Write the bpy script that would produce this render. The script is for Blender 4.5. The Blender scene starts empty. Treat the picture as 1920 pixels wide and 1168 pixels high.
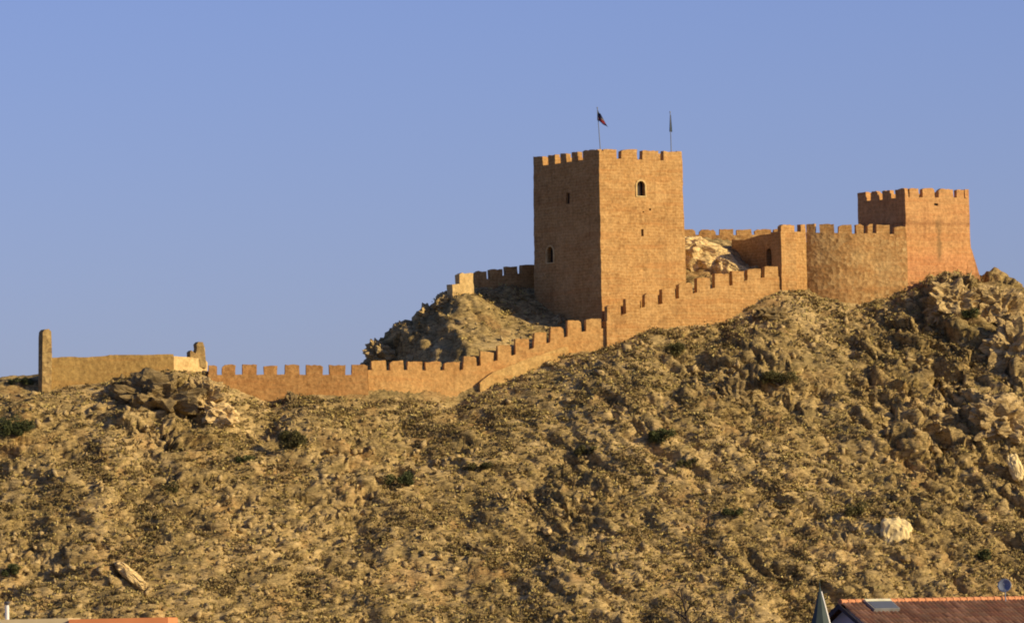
import bpy, math, random
import numpy as np
from mathutils import Vector, Matrix

# ------------------------------------------------------------------ camera, sky, sun, exposure
scene = bpy.context.scene
COL = scene.collection
FPX = 11970.0                       # focal length in photograph pixels (photo 1920 wide)
CAM = np.array([0.0, 0.0, 8.0])
PITCH = math.atan((1178 - 584) / FPX)
ROLL = math.radians(1.2)
fw = np.array([0, math.cos(PITCH), math.sin(PITCH)])
rt0 = np.array([1.0, 0, 0])
up0 = np.array([0, -math.sin(PITCH), math.cos(PITCH)])
RT = rt0 * math.cos(ROLL) - up0 * math.sin(ROLL)
UP = up0 * math.cos(ROLL) + rt0 * math.sin(ROLL)

cd = bpy.data.cameras.new("camera")
cam = bpy.data.objects.new("camera", cd)
COL.objects.link(cam)
cd.sensor_width = 36.0
cd.lens = 36.0 * FPX / 1920.0
cd.clip_start = 1.0
cd.clip_end = 20000.0
m = Matrix.Identity(4)
for i in range(3):
    m[i][0] = RT[i]; m[i][1] = UP[i]; m[i][2] = -fw[i]; m[i][3] = CAM[i]
scene.cycles.filter_width = 1.9
cam.matrix_world = m
scene.camera = cam

SUN_EL = math.radians(23)
SAZ = np.array([0.915, -0.40]); SAZ = SAZ / np.linalg.norm(SAZ)
SUNV = Vector((SAZ[0] * math.cos(SUN_EL), SAZ[1] * math.cos(SUN_EL), math.sin(SUN_EL)))
world = bpy.data.worlds.new("World"); scene.world = world; world.use_nodes = True
wn = world.node_tree.nodes; wl = world.node_tree.links
bg = wn["Background"]
sky = wn.new("ShaderNodeTexSky"); sky.sky_type = 'NISHITA'; sky.sun_disc = False
sky.sun_elevation = SUN_EL; sky.sun_rotation = math.atan2(SAZ[0], SAZ[1])
sky.altitude = 500; sky.air_density = 1.0; sky.dust_density = 1.0; sky.ozone_density = 1.5
tint = wn.new("ShaderNodeMix"); tint.data_type = 'RGBA'; tint.blend_type = 'MULTIPLY'; tint.inputs[0].default_value = 1.0
wl.new(sky.outputs[0], tint.inputs[6]); tint.inputs[7].default_value = (0.68, 0.71, 1.23, 1)      # evening air: a touch more violet
wl.new(tint.outputs[2], bg.inputs[0])
bg.inputs[1].default_value = 0.086
sd = bpy.data.lights.new("sun", 'SUN'); sd.energy = 5.0; sd.angle = math.radians(0.5)
sd.color = (1.0, 0.80, 0.48)
so = bpy.data.objects.new("sun", sd); COL.objects.link(so)
so.rotation_euler = SUNV.to_track_quat('Z', 'Y').to_euler()
so.location = (200, -100, 200)
scene.view_settings.view_transform = 'Standard'
scene.view_settings.look = 'None'
scene.view_settings.exposure = 0.22
scene.view_settings.gamma = 1.0

# ------------------------------------------------------------------ placing helpers
def ray(px, py):
    return fw + (px - 960) / FPX * RT - (py - 584) / FPX * UP
def at(px, py, Y):
    d = ray(px, py); return CAM + d * (Y / d[1])
def hit(px, py, P0, P1):
    """point where the sight line meets the vertical plane through P0,P1"""
    n = np.array([P1[1] - P0[1], -(P1[0] - P0[0]), 0.0])
    d = ray(px, py)
    t = n.dot(np.array([P0[0], P0[1], 0]) - CAM) / n.dot(d)
    return CAM + d * t

# ------------------------------------------------------------------ noise (numpy)
def _hash(ix, iy, iz, seed):
    h = (ix.astype(np.int64) * 374761393 + iy.astype(np.int64) * 668265263 + iz.astype(np.int64) * 2147483647 + seed * 974634777) & 0xFFFFFFFF
    h = ((h ^ (h >> 13)) * 1274126177) & 0xFFFFFFFF
    h = ((h ^ (h >> 16)) * 2246822519) & 0xFFFFFFFF
    return (h ^ (h >> 15)) & 0xFFFFFFFF
def vnoise(p, seed=0):
    """smooth gradient-like noise in about [-1,1]"""
    p = np.asarray(p, dtype=np.float64)
    i = np.floor(p).astype(np.int64); f = p - i
    w = f * f * f * (f * (f * 6 - 15) + 10)
    out = np.zeros(len(p))
    for dx in (0, 1):
        for dy in (0, 1):
            for dz in (0, 1):
                h = _hash(i[:, 0] + dx, i[:, 1] + dy, i[:, 2] + dz, seed)
                gx = (h & 1023) / 511.5 - 1; gy = ((h >> 10) & 1023) / 511.5 - 1; gz = ((h >> 20) & 1023) / 511.5 - 1
                g = gx * (f[:, 0] - dx) + gy * (f[:, 1] - dy) + gz * (f[:, 2] - dz)
                ww = (w[:, 0] if dx else 1 - w[:, 0]) * (w[:, 1] if dy else 1 - w[:, 1]) * (w[:, 2] if dz else 1 - w[:, 2])
                out += ww * g
    return out * 1.4
def fbm(p, octs=3, seed=0, gain=0.5):
    a = 1.0; s = np.zeros(len(p)); q = np.array(p, dtype=np.float64)
    for o in range(octs):
        s += a * vnoise(q, seed + o * 17); a *= gain; q = q * 2.03 + 11.3
    return s
def ridged(p, octs=3, seed=0):
    a = 1.0; s = np.zeros(len(p)); q = np.array(p, dtype=np.float64)
    for o in range(octs):
        s += a * (1 - 2.2 * np.abs(vnoise(q, seed + o * 17))); a *= 0.5; q = q * 2.07 + 5.1
    return s
def wob(P, a=0.045, b=0.07):
    P = np.asarray(P, dtype=float); D = np.zeros_like(P)
    for k in range(3):
        D[:, k] = a * vnoise(P * 1.9 + 31 * k, 5 + k) + b * vnoise(P * 0.33 + 17 * k, 50 + k)
    return P + D

def worley(p, seed=0):
    """F1, F2 and the nearest cell's random number"""
    p = np.asarray(p, float); i = np.floor(p).astype(np.int64); f1 = np.full(len(p), 9.); f2 = f1.copy(); cr = np.zeros(len(p))
    for dx in (-1, 0, 1):
        for dy in (-1, 0, 1):
            for dz in (-1, 0, 1):
                c = i + np.array([dx, dy, dz]); h = _hash(c[:, 0], c[:, 1], c[:, 2], seed)
                q_ = c + np.stack([(h & 1023) / 1023., ((h >> 10) & 1023) / 1023., ((h >> 20) & 1023) / 1023.], 1)
                d_ = np.sqrt(((p - q_) ** 2).sum(1)); m_ = d_ < f1
                f2 = np.where(m_, f1, np.minimum(f2, d_)); cr = np.where(m_, ((h >> 7) & 255) / 255., cr); f1 = np.where(m_, d_, f1)
    return f1, f2, cr

# ------------------------------------------------------------------ object helpers
def tag(o, label=None, cat=None, group=None, kind=None):
    if label: o["label"] = label
    if cat: o["category"] = cat
    if group: o["group"] = group
    if kind: o["kind"] = kind
    return o
def empty(name, loc, **k):
    o = bpy.data.objects.new(name, None); COL.objects.link(o); o.location = loc
    return tag(o, **k)
def mesh_obj(name, V, Fs, mat=None, parent=None, uvs=None, smooth=False):
    V = np.asarray(V, dtype=np.float64)
    if parent is not None:
        V = V - np.array(parent_origin(parent))
    me = bpy.data.meshes.new(name)
    me.from_pydata(V.tolist(), [], [tuple(f) for f in Fs])
    if uvs is not None:
        ul = me.uv_layers.new(name="UVMap")
        U = np.asarray(uvs, dtype=np.float64)
        li = np.zeros(len(me.loops), dtype=np.int32); me.loops.foreach_get("vertex_index", li)
        ul.data.foreach_set("uv", U[li].ravel())
    if mat is not None:
        for mm in (mat if isinstance(mat, (list, tuple)) else [mat]): me.materials.append(mm)
    if smooth:
        me.polygons.foreach_set("use_smooth", [True] * len(me.polygons))
    me.update()
    o = bpy.data.objects.new(name, me); COL.objects.link(o)
    if parent is not None: o.parent = parent
    return o
def parent_origin(p):
    l = Vector((0, 0, 0))
    while p is not None:
        l = l + p.location; p = p.parent
    return tuple(l)

class MB:
    """collects boxes, tubes and the like into one mesh"""
    def __init__(s): s.v = []; s.f = []; s.uv = []
    def add(s, V, Fs, UV=None):
        n = len(s.v); s.v += [tuple(x) for x in V]; s.f += [tuple(i + n for i in f) for f in Fs]
        s.uv += [tuple(x) for x in UV] if UV is not None else [(x[0] + x[1] * .7, x[2]) for x in V]
    def box(s, c, ax, ay, az):
        c, ax, ay, az = map(np.array, (c, ax, ay, az))
        V = [c + i * ax + j * ay + k * az for k in (-1, 1) for j in (-1, 1) for i in (-1, 1)]
        s.add(V, [(0, 2, 3, 1), (4, 5, 7, 6), (0, 1, 5, 4), (2, 6, 7, 3), (0, 4, 6, 2), (1, 3, 7, 5)])
    def tube(s, p, q, r0, r1, n=8, caps=True):
        p = np.array(p, float); q = np.array(q, float); d = q - p; d /= np.linalg.norm(d)
        a = np.cross(d, [0, 0, 1.0] if abs(d[2]) < .9 else [1.0, 0, 0]); a /= np.linalg.norm(a); b = np.cross(d, a)
        V = []
        for c, r in ((p, r0), (q, r1)):
            for i in range(n):
                t = 2 * math.pi * i / n; V.append(c + r * (a * math.cos(t) + b * math.sin(t)))
        Fs = [(i, (i + 1) % n, n + (i + 1) % n, n + i) for i in range(n)]
        if caps: Fs += [tuple(range(n))[::-1], tuple(range(n, 2 * n))]
        s.add(V, Fs)
    def build(s, name, mat, parent=None, smooth=False):
        return mesh_obj(name, s.v, s.f, mat, parent, s.uv, smooth)

# ------------------------------------------------------------------ materials
def newmat(name, rough=0.9, spec=0.2):
    mt = bpy.data.materials.new(name); mt.use_nodes = True
    b = mt.node_tree.nodes["Principled BSDF"]
    b.inputs["Roughness"].default_value = rough
    b.inputs["Specular IOR Level"].default_value = spec
    return mt, mt.node_tree.nodes, mt.node_tree.links, b
def plain(name, col, rough=0.8, spec=0.2, nscale=3.0, var=0.15):
    mt, N, L, b = newmat(name, rough, spec)
    tc = N.new("ShaderNodeTexCoord"); nz = N.new("ShaderNodeTexNoise"); nz.inputs["Scale"].default_value = nscale; nz.inputs["Detail"].default_value = 5
    L.new(tc.outputs["Object"], nz.inputs["Vector"])
    r = N.new("ShaderNodeValToRGB"); L.new(nz.outputs["Fac"], r.inputs[0])
    r.color_ramp.elements[0].position = .3; r.color_ramp.elements[1].position = .7
    r.color_ramp.elements[0].color = tuple(c * (1 - var) for c in col) + (1,)
    r.color_ramp.elements[1].color = tuple(min(1, c * (1 + var)) for c in col) + (1,)
    L.new(r.outputs[0], b.inputs["Base Color"])
    return mt
def mixc(N, L, fac, a, b, mode='MIX'):
    mx = N.new("ShaderNodeMix"); mx.data_type = 'RGBA'; mx.blend_type = mode
    for sock, v in ((mx.inputs[0], fac), (mx.inputs[6], a), (mx.inputs[7], b)):
        if hasattr(v, 'links') or isinstance(v, bpy.types.NodeSocket): L.new(v, sock)
        elif isinstance(v, (int, float)): sock.default_value = v
        else: sock.default_value = tuple(v) + (1,)
    return mx.outputs[2]
def ramp(N, L, src, stops):
    r = N.new("ShaderNodeValToRGB"); L.new(src, r.inputs[0])
    e = r.color_ramp.elements
    while len(e) < len(stops): e.new(0.5)
    for k, (p, c) in enumerate(stops):
        e[k].position = p; e[k].color = (tuple(c) if hasattr(c, '__len__') else (c, c, c)) + (1,)
    return r.outputs[0]
def noise(N, L, vec, scale, detail=4, rough=.55, dist=0.0):
    n = N.new("ShaderNodeTexNoise"); n.inputs["Scale"].default_value = scale; n.inputs["Detail"].default_value = detail
    n.inputs["Roughness"].default_value = rough; n.inputs["Distortion"].default_value = dist
    L.new(vec, n.inputs["Vector"]); return n.outputs["Fac"]
def masonry(name, base, pale, dark, mortar, bw=0.75, bh=0.34, rubble=0.4, bump=0.5, tone=1.0):
    base, pale, dark, mortar = [tuple(x * y * tone * .90 for x, y in zip(c_, (1.02, .975, .88))) for c_ in (base, pale, dark, mortar)]
    mt, N, L, b = newmat(name, 0.95, 0.1)
    geo = N.new("ShaderNodeNewGeometry"); pos = geo.outputs["Position"]
    uv = N.new("ShaderNodeTexCoord").outputs["UV"]
    # wobble the courses
    wn_ = N.new("ShaderNodeTexNoise"); wn_.inputs["Scale"].default_value = 0.8; L.new(uv, wn_.inputs["Vector"])
    va = N.new("ShaderNodeVectorMath"); va.operation = 'MULTIPLY_ADD'
    L.new(wn_.outputs["Color"], va.inputs[0]); va.inputs[1].default_value = (.55, .5, 0); L.new(uv, va.inputs[2])
    br = N.new("ShaderNodeTexBrick"); L.new(va.outputs[0], br.inputs["Vector"])
    br.inputs["Scale"].default_value = 1.0; br.inputs["Brick Width"].default_value = bw; br.inputs["Row Height"].default_value = bh
    br.inputs["Mortar Size"].default_value = 0.05; br.inputs["Mortar Smooth"].default_value = 0.6; br.inputs["Bias"].default_value = 0.0
    br.inputs["Color1"].default_value = tuple(base) + (1,); br.inputs["Color2"].default_value = tuple(x * .62 + y * .38 for x, y in zip(base, pale)) + (1,)
    br.inputs["Mortar"].default_value = tuple(mortar) + (1,)
    vo = N.new("ShaderNodeTexVoronoi"); vo.inputs["Scale"].default_value = 2.4; L.new(pos, vo.inputs["Vector"])
    vcol = ramp(N, L, vo.outputs["Color"], [(0.0, dark), (0.45, base), (1.0, pale)])
    big = noise(N, L, pos, 0.16, 4, .6)
    rf = ramp(N, L, big, [(.40, rubble * .55), (.62, min(1, .15 + rubble))])
    c = mixc(N, L, rf, br.outputs["Color"], vcol)
    st = noise(N, L, pos, 0.55, 6, .65, .6)
    c = mixc(N, L, ramp(N, L, st, [(.52, 0.0), (.72, .55)]), c, dark)
    st2 = noise(N, L, pos, 0.28, 5, .6)
    c = mixc(N, L, ramp(N, L, st2, [(.50, 0.0), (.70, .6)]), c, pale)
    um = N.new("ShaderNodeMapping"); um.inputs["Scale"].default_value = (.12, 1.5, 1); L.new(uv, um.inputs["Vector"])
    c = mixc(N, L, ramp(N, L, noise(N, L, um.outputs[0], 1.0, 4, .6), [(.50, 0.0), (.66, .5)]), c, tuple(x * y for x, y in zip(base, (1.03, .88, .84))))
    us2 = N.new("ShaderNodeMapping"); us2.inputs["Scale"].default_value = (1.6, .12, 1); L.new(uv, us2.inputs["Vector"])
    c = mixc(N, L, ramp(N, L, noise(N, L, us2.outputs[0], 1.0, 5, .65), [(.54, 0.0), (.70, .40)]), c, dark)
    sp = noise(N, L, pos, 2.6, 5, .75)
    c = mixc(N, L, 1.0, c, ramp(N, L, sp, [(.32, .68), (.5, 1.0), (.70, 1.26)]), 'MULTIPLY')
    L.new(c, b.inputs["Base Color"])
    bp = N.new("ShaderNodeBump"); bp.inputs["Strength"].default_value = bump; bp.inputs["Distance"].default_value = 0.12
    h = mixc(N, L, .5, vo.outputs["Distance"], sp)
    L.new(h, bp.inputs["Height"]); L.new(bp.outputs[0], b.inputs["Normal"])
    return mt

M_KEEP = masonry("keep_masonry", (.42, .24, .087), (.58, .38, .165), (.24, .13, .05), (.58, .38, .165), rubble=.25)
M_CURT = masonry("curtain_masonry", (.53, .305, .11), (.64, .42, .17), (.36, .19, .065), (.55, .33, .13), bw=.5, bh=.24, rubble=.5)
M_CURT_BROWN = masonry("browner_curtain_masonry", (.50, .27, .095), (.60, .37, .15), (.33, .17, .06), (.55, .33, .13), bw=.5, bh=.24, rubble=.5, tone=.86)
M_RUB = masonry("rubble_masonry", (.42, .24, .09), (.60, .43, .20), (.20, .12, .05), (.50, .32, .14), bw=.5, bh=.3, rubble=.9, bump=.9)
M_WEST = masonry("weathered_masonry", (.38, .25, .085), (.47, .33, .12), (.24, .15, .055), (.40, .28, .11), bw=.5, bh=.26, rubble=.35)
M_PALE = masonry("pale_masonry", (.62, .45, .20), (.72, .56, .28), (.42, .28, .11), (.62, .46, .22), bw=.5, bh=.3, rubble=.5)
M_FOOT = masonry("footing_masonry", (.58, .37, .135), (.68, .48, .19), (.42, .25, .09), (.60, .42, .17), bw=.5, bh=.26, rubble=.6)
M_DARK = plain("window_dark", (.02, .016, .012), .6, .3)
M_WOOD = plain("old_wood", (.06, .035, .02), .8, .2)

def rockmat(name, scrubby=True, palef=0.0):
    mt, N, L, b = newmat(name, 0.95, 0.1)
    geo = N.new("ShaderNodeNewGeometry"); pos = geo.outputs["Position"]
    mp = N.new("ShaderNodeMapping"); L.new(pos, mp.inputs["Vector"])
    mp.inputs["Rotation"].default_value = (0, math.radians(35), 0); mp.inputs["Scale"].default_value = (.55, 1, 1.9)
    sv = mp.outputs[0]
    k = 1.42 + palef
    rock = ramp(N, L, noise(N, L, sv, 1.3, 7, .7, .5), [(.28, (.13 * k, .095 * k, .05 * k)), (.43, (.355 * k, .254 * k, .108 * k)), (.58, (.515 * k, .378 * k, .167 * k)), (.72, (.645 * k, .50 * k, .238 * k))])
    c = rock
    if scrubby:
        veg = ramp(N, L, noise(N, L, pos, 2.1, 6, .75, .3), [(.32, (.055, .045, .018)), (.46, (.25, .178, .068)), (.58, (.45, .325, .125)), (.74, (.605, .463, .185))])
        m1 = noise(N, L, pos, .10, 5, .62, .4); m2 = noise(N, L, sv, .55, 5, .7)
        mm = mixc(N, L, .45, m1, m2)
        c = mixc(N, L, ramp(N, L, mm, [(.46, 1.0), (.58, .25)]), rock, veg)
        ru = noise(N, L, pos, .22, 4, .6)
        c = mixc(N, L, ramp(N, L, ru, [(.54, 0.0), (.70, .5)]), c, (.40, .21, .07))
        op = N.new("ShaderNodeMapping"); L.new(pos, op.inputs["Vector"]); op.inputs["Rotation"].default_value = (0, math.radians(24), 0); op.inputs["Scale"].default_value = (.35, .6, 1.1)
        c = mixc(N, L, ramp(N, L, noise(N, L, op.outputs[0], .42, 5, .7, .5), [(.53, 0.0), (.63, .5)]), c, (.17, .135, .055))
    cr = N.new("ShaderNodeTexVoronoi"); cr.feature = 'DISTANCE_TO_EDGE'; cr.inputs["Scale"].default_value = .95; L.new(sv, cr.inputs["Vector"])
    c = mixc(N, L, ramp(N, L, cr.outputs["Distance"], [(0.0, .65), (.06, 0.0)]), c, (.09, .065, .03))
    L.new(c, b.inputs["Base Color"])
    bp = N.new("ShaderNodeBump"); bp.inputs["Strength"].default_value = .9; bp.inputs["Distance"].default_value = .25
    L.new(noise(N, L, sv, 2.6, 8, .75), bp.inputs["Height"]); L.new(bp.outputs[0], b.inputs["Normal"])
    return mt
M_HILL = rockmat("hillside_rock_and_scrub")
M_ROCK = rockmat("bare_rock", False, -.25)
M_PROCK = rockmat("pale_rock", False, .45)
M_YROCK = plain("chalky_yellow_rock", (.70, .55, .26), .95, .1, 1.6, .22)
M_DROCK = rockmat("dark_rock", False, -.78)  # bare-rock colours scaled down to a darker tone
def leafmat(name, cols, sc=.7):
    mt, N, L, b = newmat(name, 0.9, 0.1)
    geo = N.new("ShaderNodeNewGeometry")
    c = ramp(N, L, noise(N, L, geo.outputs["Position"], sc, 4, .7), [(.30 + .4 * i / (len(cols) - 1), x) for i, x in enumerate(cols)])
    L.new(c, b.inputs["Base Color"]); return mt
M_DRY = leafmat("dry_grass", [(.26, .22, .065), (.40, .30, .10), (.50, .40, .14), (.62, .50, .20)], 1.3)
M_SCRUB = leafmat("brown_scrub", [(.09, .078, .030), (.16, .13, .046), (.23, .16, .075), (.31, .23, .085), (.40, .30, .12)], 1.6)
M_GREEN = leafmat("green_shrub", [(.040, .050, .019), (.075, .088, .033), (.14, .14, .052)], 1.5)
M_OLIVE = leafmat("olive_shrub", [(.05, .05, .018), (.10, .092, .034), (.17, .145, .055)], 1.5)
M_TWIG = plain("twig", (.10, .07, .04))

# ------------------------------------------------------------------ terrain control tables (photo columns read as bearings)
def tab(d): a = np.array(d, float); return lambda x: np.interp(x, a[:, 0], a[:, 1])
WY = tab([(-1200, 672), (-150, 681), (0, 683), (80, 684), (325, 687.2), (390, 688.6), (400, 687.3), (690, 690), (1137, 698.6), (1464, 709.8), (1511, 712.3), (1530, 712.0), (1560, 711.9), (1600, 712.15), (1638, 712.8), (1697, 713.9), (1817, 717.8), (1838, 717.8), (1920, 714), (2100, 708), (3200, 690)])
TB = tab([(-1200, 1080), (-600, 900), (-150, 770), (0, 742), (78, 737), (140, 726), (200, 717), (240, 708), (325, 702), (392, 702), (400, 714), (450, 736), (510, 762), (545, 742), (600, 742), (690, 747), (800, 752), (860, 760), (890, 738), (965, 706), (1025, 680), (1060, 667), (1114, 659), (1165, 645), (1186, 632), (1217, 618), (1294, 611), (1363, 606), (1393, 583), (1465, 545), (1512, 545), (1528, 557), (1608, 574), (1638, 568), (1706, 541), (1745, 530), (1770, 515), (1824, 517), (1838, 530), (1870, 548), (1920, 575), (2100, 660), (2500, 830), (3200, 1080)])
TI = tab([(-1200, 1080), (-150, 760), (0, 722), (78, 715), (100, 715), (325, 702), (390, 702), (400, 718), (500, 720), (640, 724), (690, 675), (760, 655), (865, 648), (900, 655), (960, 658), (1060, 640), (1135, 618), (1200, 592), (1284, 568), (1300, 558), (1370, 540), (1463, 527), (1480, 470), (1697, 470), (1800, 500), (1838, 524), (1870, 530), (1920, 555), (2100, 650), (2500, 825), (3200, 1080)])
CY = tab([(-1200, 700), (0, 690), (78, 690), (325, 693), (640, 695), (665, 705), (690, 708), (740, 709.5), (850, 710), (909, 709.5), (1003, 712), (1135, 715), (1284, 717), (1300, 721.5), (1400, 721.5), (1463, 720), (1512, 719), (1770, 723), (1838, 721), (1920, 718), (2100, 712), (3200, 700)])
CZ = tab([(-1200, 1080), (-150, 735), (0, 711), (40, 708), (78, 704), (100, 712), (325, 700), (400, 722), (640, 722), (662, 698), (676, 672), (690, 656), (720, 634), (745, 611), (760, 602), (775, 607), (788, 588), (812, 574), (850, 548), (905, 540), (1003, 546), (1060, 560), (1135, 560), (1284, 480), (1305, 452), (1372, 452), (1400, 458), (1463, 460), (1512, 460), (1697, 470), (1790, 500), (1838, 514), (1870, 513), (1895, 522), (1920, 538), (2100, 635), (2500, 820), (3200, 1080)])

pxs = np.arange(-1200, 3201, 5.0)
def knot(fy, fpy, dy=0.0):
    P = np.array([at(p, fpy(p), fy(p) + dy) for p in pxs]); o = np.argsort(P[:, 0]); return P[o]
KW = knot(WY, TB, -.15); KI = knot(WY, TI, 1.7); KC = knot(CY, CZ)

xs = np.concatenate([-130 + 0 * np.arange(1), np.linspace(-128, -62, 60), np.arange(-61, 61, 0.17), np.linspace(62, 130, 62)])
ys = np.concatenate([np.linspace(600, 643, 45)[:-1], np.arange(643, 727, 0.17), np.linspace(727.4, 860, 110)])
nx, ny = len(xs), len(ys)
def sm(a, k=5):
    ker = np.ones(k) / k; ap = np.pad(a, k // 2, mode='edge'); return np.convolve(ap, ker, 'valid')
wy = np.interp(xs, KW[:, 0], KW[:, 1]); wz = np.interp(xs, KW[:, 0], KW[:, 2])
iy = np.interp(xs, KI[:, 0], KI[:, 1]); iz = np.interp(xs, KI[:, 0], KI[:, 2])
cy = np.interp(xs, KC[:, 0], KC[:, 1]); cz = np.interp(xs, KC[:, 0], KC[:, 2])
def gs(a, sig):
    t = np.arange(-130, 130.01, .25); v = np.interp(t, xs, a); h_ = int(4 * sig / .25); kk_ = np.exp(-.5 * (np.arange(-h_, h_ + 1) * .25 / sig) ** 2); kk_ /= kk_.sum()
    return np.interp(xs, t, np.convolve(np.pad(v, h_, mode='edge'), kk_, 'valid'))
wzs = gs(wz, 7.0); wzm = gs(wz, 3.0); wys = gs(wy, 5.0)
iy = np.maximum(iy, wy + 1.0); cy = np.maximum(cy, iy + 1.0)
Z = np.zeros((nx, ny))
for i in range(nx):
    run = (wzs[i] - 6.5) / math.tan(math.radians(39)); run = max(run, 3)
    k = [(560, -3), (wys[i] - run - 26, -2.5), (wys[i] - run, 6.5), (wys[i] - run * .55, 6.5 + (wzs[i] - 6.5) * .43), (wys[i] - run * .25, 6.5 + (wzm[i] - 6.5) * .77), (wy[i] - 1.0, wz[i] - .6), (wy[i], wz[i]), (iy[i], iz[i]), (cy[i], cz[i]), (cy[i] + 3, cz[i] - .8), (cy[i] + 55, max(-2, cz[i] * .25)), (cy[i] + 110, -3), (1200, -3)]
    k = np.array(k); Z[i] = np.interp(ys, k[:, 0], k[:, 1])
GX, GY = np.meshgrid(xs, ys, indexing='ij')
F0 = at(885, 705, 691.5); zlow = F0[2] + .3      # shaded cliff on the left flank of the mound
sdist = (GX - F0[0]) * .79 + (GY - F0[1]) * .62
sdist = sdist + .45 * np.sin(GX * 1.1 + GY * .35) + .25 * np.sin(GX * 2.3 - GY * .9 + 1)
cl = np.where((GX > -22) & (GX < 0) & (GY > wy[:, None] + 1.0), zlow - .0 + np.maximum(1.75 * sdist, -.25 + .05 * sdist), 999.)
Zc = np.minimum(Z, cl); onclf = (np.abs(Z - Zc) > .02).ravel(); Z = Zc
P = np.stack([GX.ravel(), GY.ravel(), Z.ravel()], 1)
WYg = np.repeat(wy, ny)
front = np.clip((WYg - P[:, 1]) / 9.0, 0, 1)           # 0 at the walls, 1 well down the face
rear = np.clip((P[:, 1] - WYg - 1.0) / 5.0, 0, 1)
nearw = np.clip(np.abs(P[:, 1] - WYg) / 1.8, 0.35, 1)
# gullies and shoulders running down to the right
th = math.radians(32)
q = P.copy(); qa = q[:, 0] * math.cos(th) - q[:, 2] * math.sin(th); qb = q[:, 0] * math.sin(th) + q[:, 2] * math.cos(th)
Q = np.stack([qa * .045, q[:, 1] * .06, qb * .13], 1)
P[:, 2] += front * 1.5 * fbm(Q, 3, 3)
P[:, 2] += front * 1.1 * fbm(P * .11 + 7, 2, 9)
P[:, 2] += front * .75 * ridged(np.stack([qa * .10, q[:, 1] * .16, qb * .26], 1) + 3, 2, 13)
dome = lambda X, Y, r, h: h * np.exp(-(((P[:, 0] - X) / r) ** 2 + ((P[:, 1] - Y) / r) ** 2))
for (px, py, Y, r, h) in [(320, 745, 683, 4.0, 2.0), (420, 780, 683, 2.2, 1.0), (1800, 560, 711, 5.5, 2.4), (1880, 790, 695, 5, 2.2), (60, 850, 676, 4, 1.5), (1420, 700, 700, 4, 1.2), (1150, 700, 692, 4, 1.0)]:
    c = at(px, py, Y); P[:, 2] += dome(c[0], Y, r, h) * np.clip((WYg - P[:, 1]) / 3.0, 0, 1)
# spur faces of the mound behind the wall: a steep left flank
P[:, 2] += 1.9 * np.exp(-(((P[:, 0] + 5.3) / 2.6) ** 2 + ((P[:, 1] - 703.6) / 2.4) ** 2))
g = P.reshape(nx, ny, 3)
du = np.gradient(g, axis=0); dv = np.gradient(g, axis=1)
Nn = np.cross(du.reshape(-1, 3), dv.reshape(-1, 3)); Nn /= np.linalg.norm(Nn, axis=1)[:, None]
Nn[Nn[:, 2] < 0] *= -1
B = P.copy()
S = np.stack([(B[:, 0] * math.cos(th) - B[:, 2] * math.sin(th)) * .6, B[:, 1] * .9, (B[:, 0] * math.sin(th) + B[:, 2] * math.cos(th)) * 1.5], 1)
amp = nearw * (0.42 + 0.58 * np.maximum(front, rear * np.where(onclf, .75, .12)))
rockf = np.clip(.5 + 1.1 * fbm(B * .09 + 3, 3, 77), 0, 1)
th2 = math.radians(-6)
S2 = np.stack([(B[:, 0] * math.cos(th2) - B[:, 2] * math.sin(th2)) * .6, B[:, 1] * .9, (B[:, 0] * math.sin(th2) + B[:, 2] * math.cos(th2)) * 1.7], 1)
side = np.clip((B[:, 0] + 5) / 24 + .5 + .5 * fbm(B * .05, 2, 300), 0, 1)
def bed(fn):
    return side * fn(S) + (1 - side) * fn(S2)
rockz0 = np.clip((rockf - .40) * 2.6, 0, 1)
d = bed(lambda S: (.6 + .6 * rockf) * .74 * ridged(S * .30, 3, 21)) + bed(lambda S: (.6 + .9 * rockf) * (.10 + .16 * rockz0) * ridged(S * np.array([.7, 1, 1.1]) * .95 + 9, 2, 41))
# blocky, fractured ledges: quantised noise
lq = bed(lambda S: fbm(S * .42 + 40, 2, 61)); d += rockf * .34 * (np.floor(lq * 3.5) / 3.5 - lq * .4)
d += .11 * bed(lambda S: fbm(S * np.array([1.1, 2.2, 2.4]), 3, 91, .6))
rockz = np.clip((rockf - .40) * 2.6, 0, 1) * np.clip((B[:, 2] - 12) / 14 + .25, .25, 1)
zoneR = np.clip((B[:, 0] - 37) / 5, 0, 1) * np.clip((B[:, 2] - 20) / 8, 0, 1)
zoneL = np.exp(-(((B[:, 0] + 37) / 6.5) ** 2 + ((B[:, 2] - 31.5) / 4.5) ** 2) ** 2)
zoneE = np.maximum(zoneR, zoneL); rockz = np.maximum(rockz, np.clip((B[:, 0] - 38) / 6, 0, 1) * np.clip((B[:, 2] - 22) / 6, 0, 1))
def slabs(S):
    w_ = S * np.array([.34, .38, .50]) + .25 * np.stack([fbm(S * .8, 2, 400), fbm(S * .8, 2, 401), fbm(S * .8, 2, 402)], 1)
    f1, f2, cr = worley(w_, 11); return .85 * (cr - .5) - .55 * np.exp(-(f2 - f1) / .06) - .45 * f1 * f1
rockz = np.maximum(rockz, zoneL)
d += (1.3 + .9 * zoneE) * rockz * bed(slabs)
def slabs2(S):
    f1, f2, cr = worley(S * np.array([1.0, 1.2, 1.6]), 12); return .30 * (cr - .5) - .16 * np.exp(-(f2 - f1) / .07)
d += (.15 + .85 * rockz) * bed(slabs2)
d += (1 - .7 * rockz) * .34 * bed(lambda S: ridged(S * np.array([.13, .5, .85]) + 60, 3, 500))      # long low terraces
P = B + Nn * (amp * (.84 + .3 * zoneE) * (d - .38))[:, None]
P[:, 0] += amp * .22 * fbm(B * .9 + 5, 2, 101)
TV = P.copy(); TN = Nn
me = bpy.data.meshes.new("hill")
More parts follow.
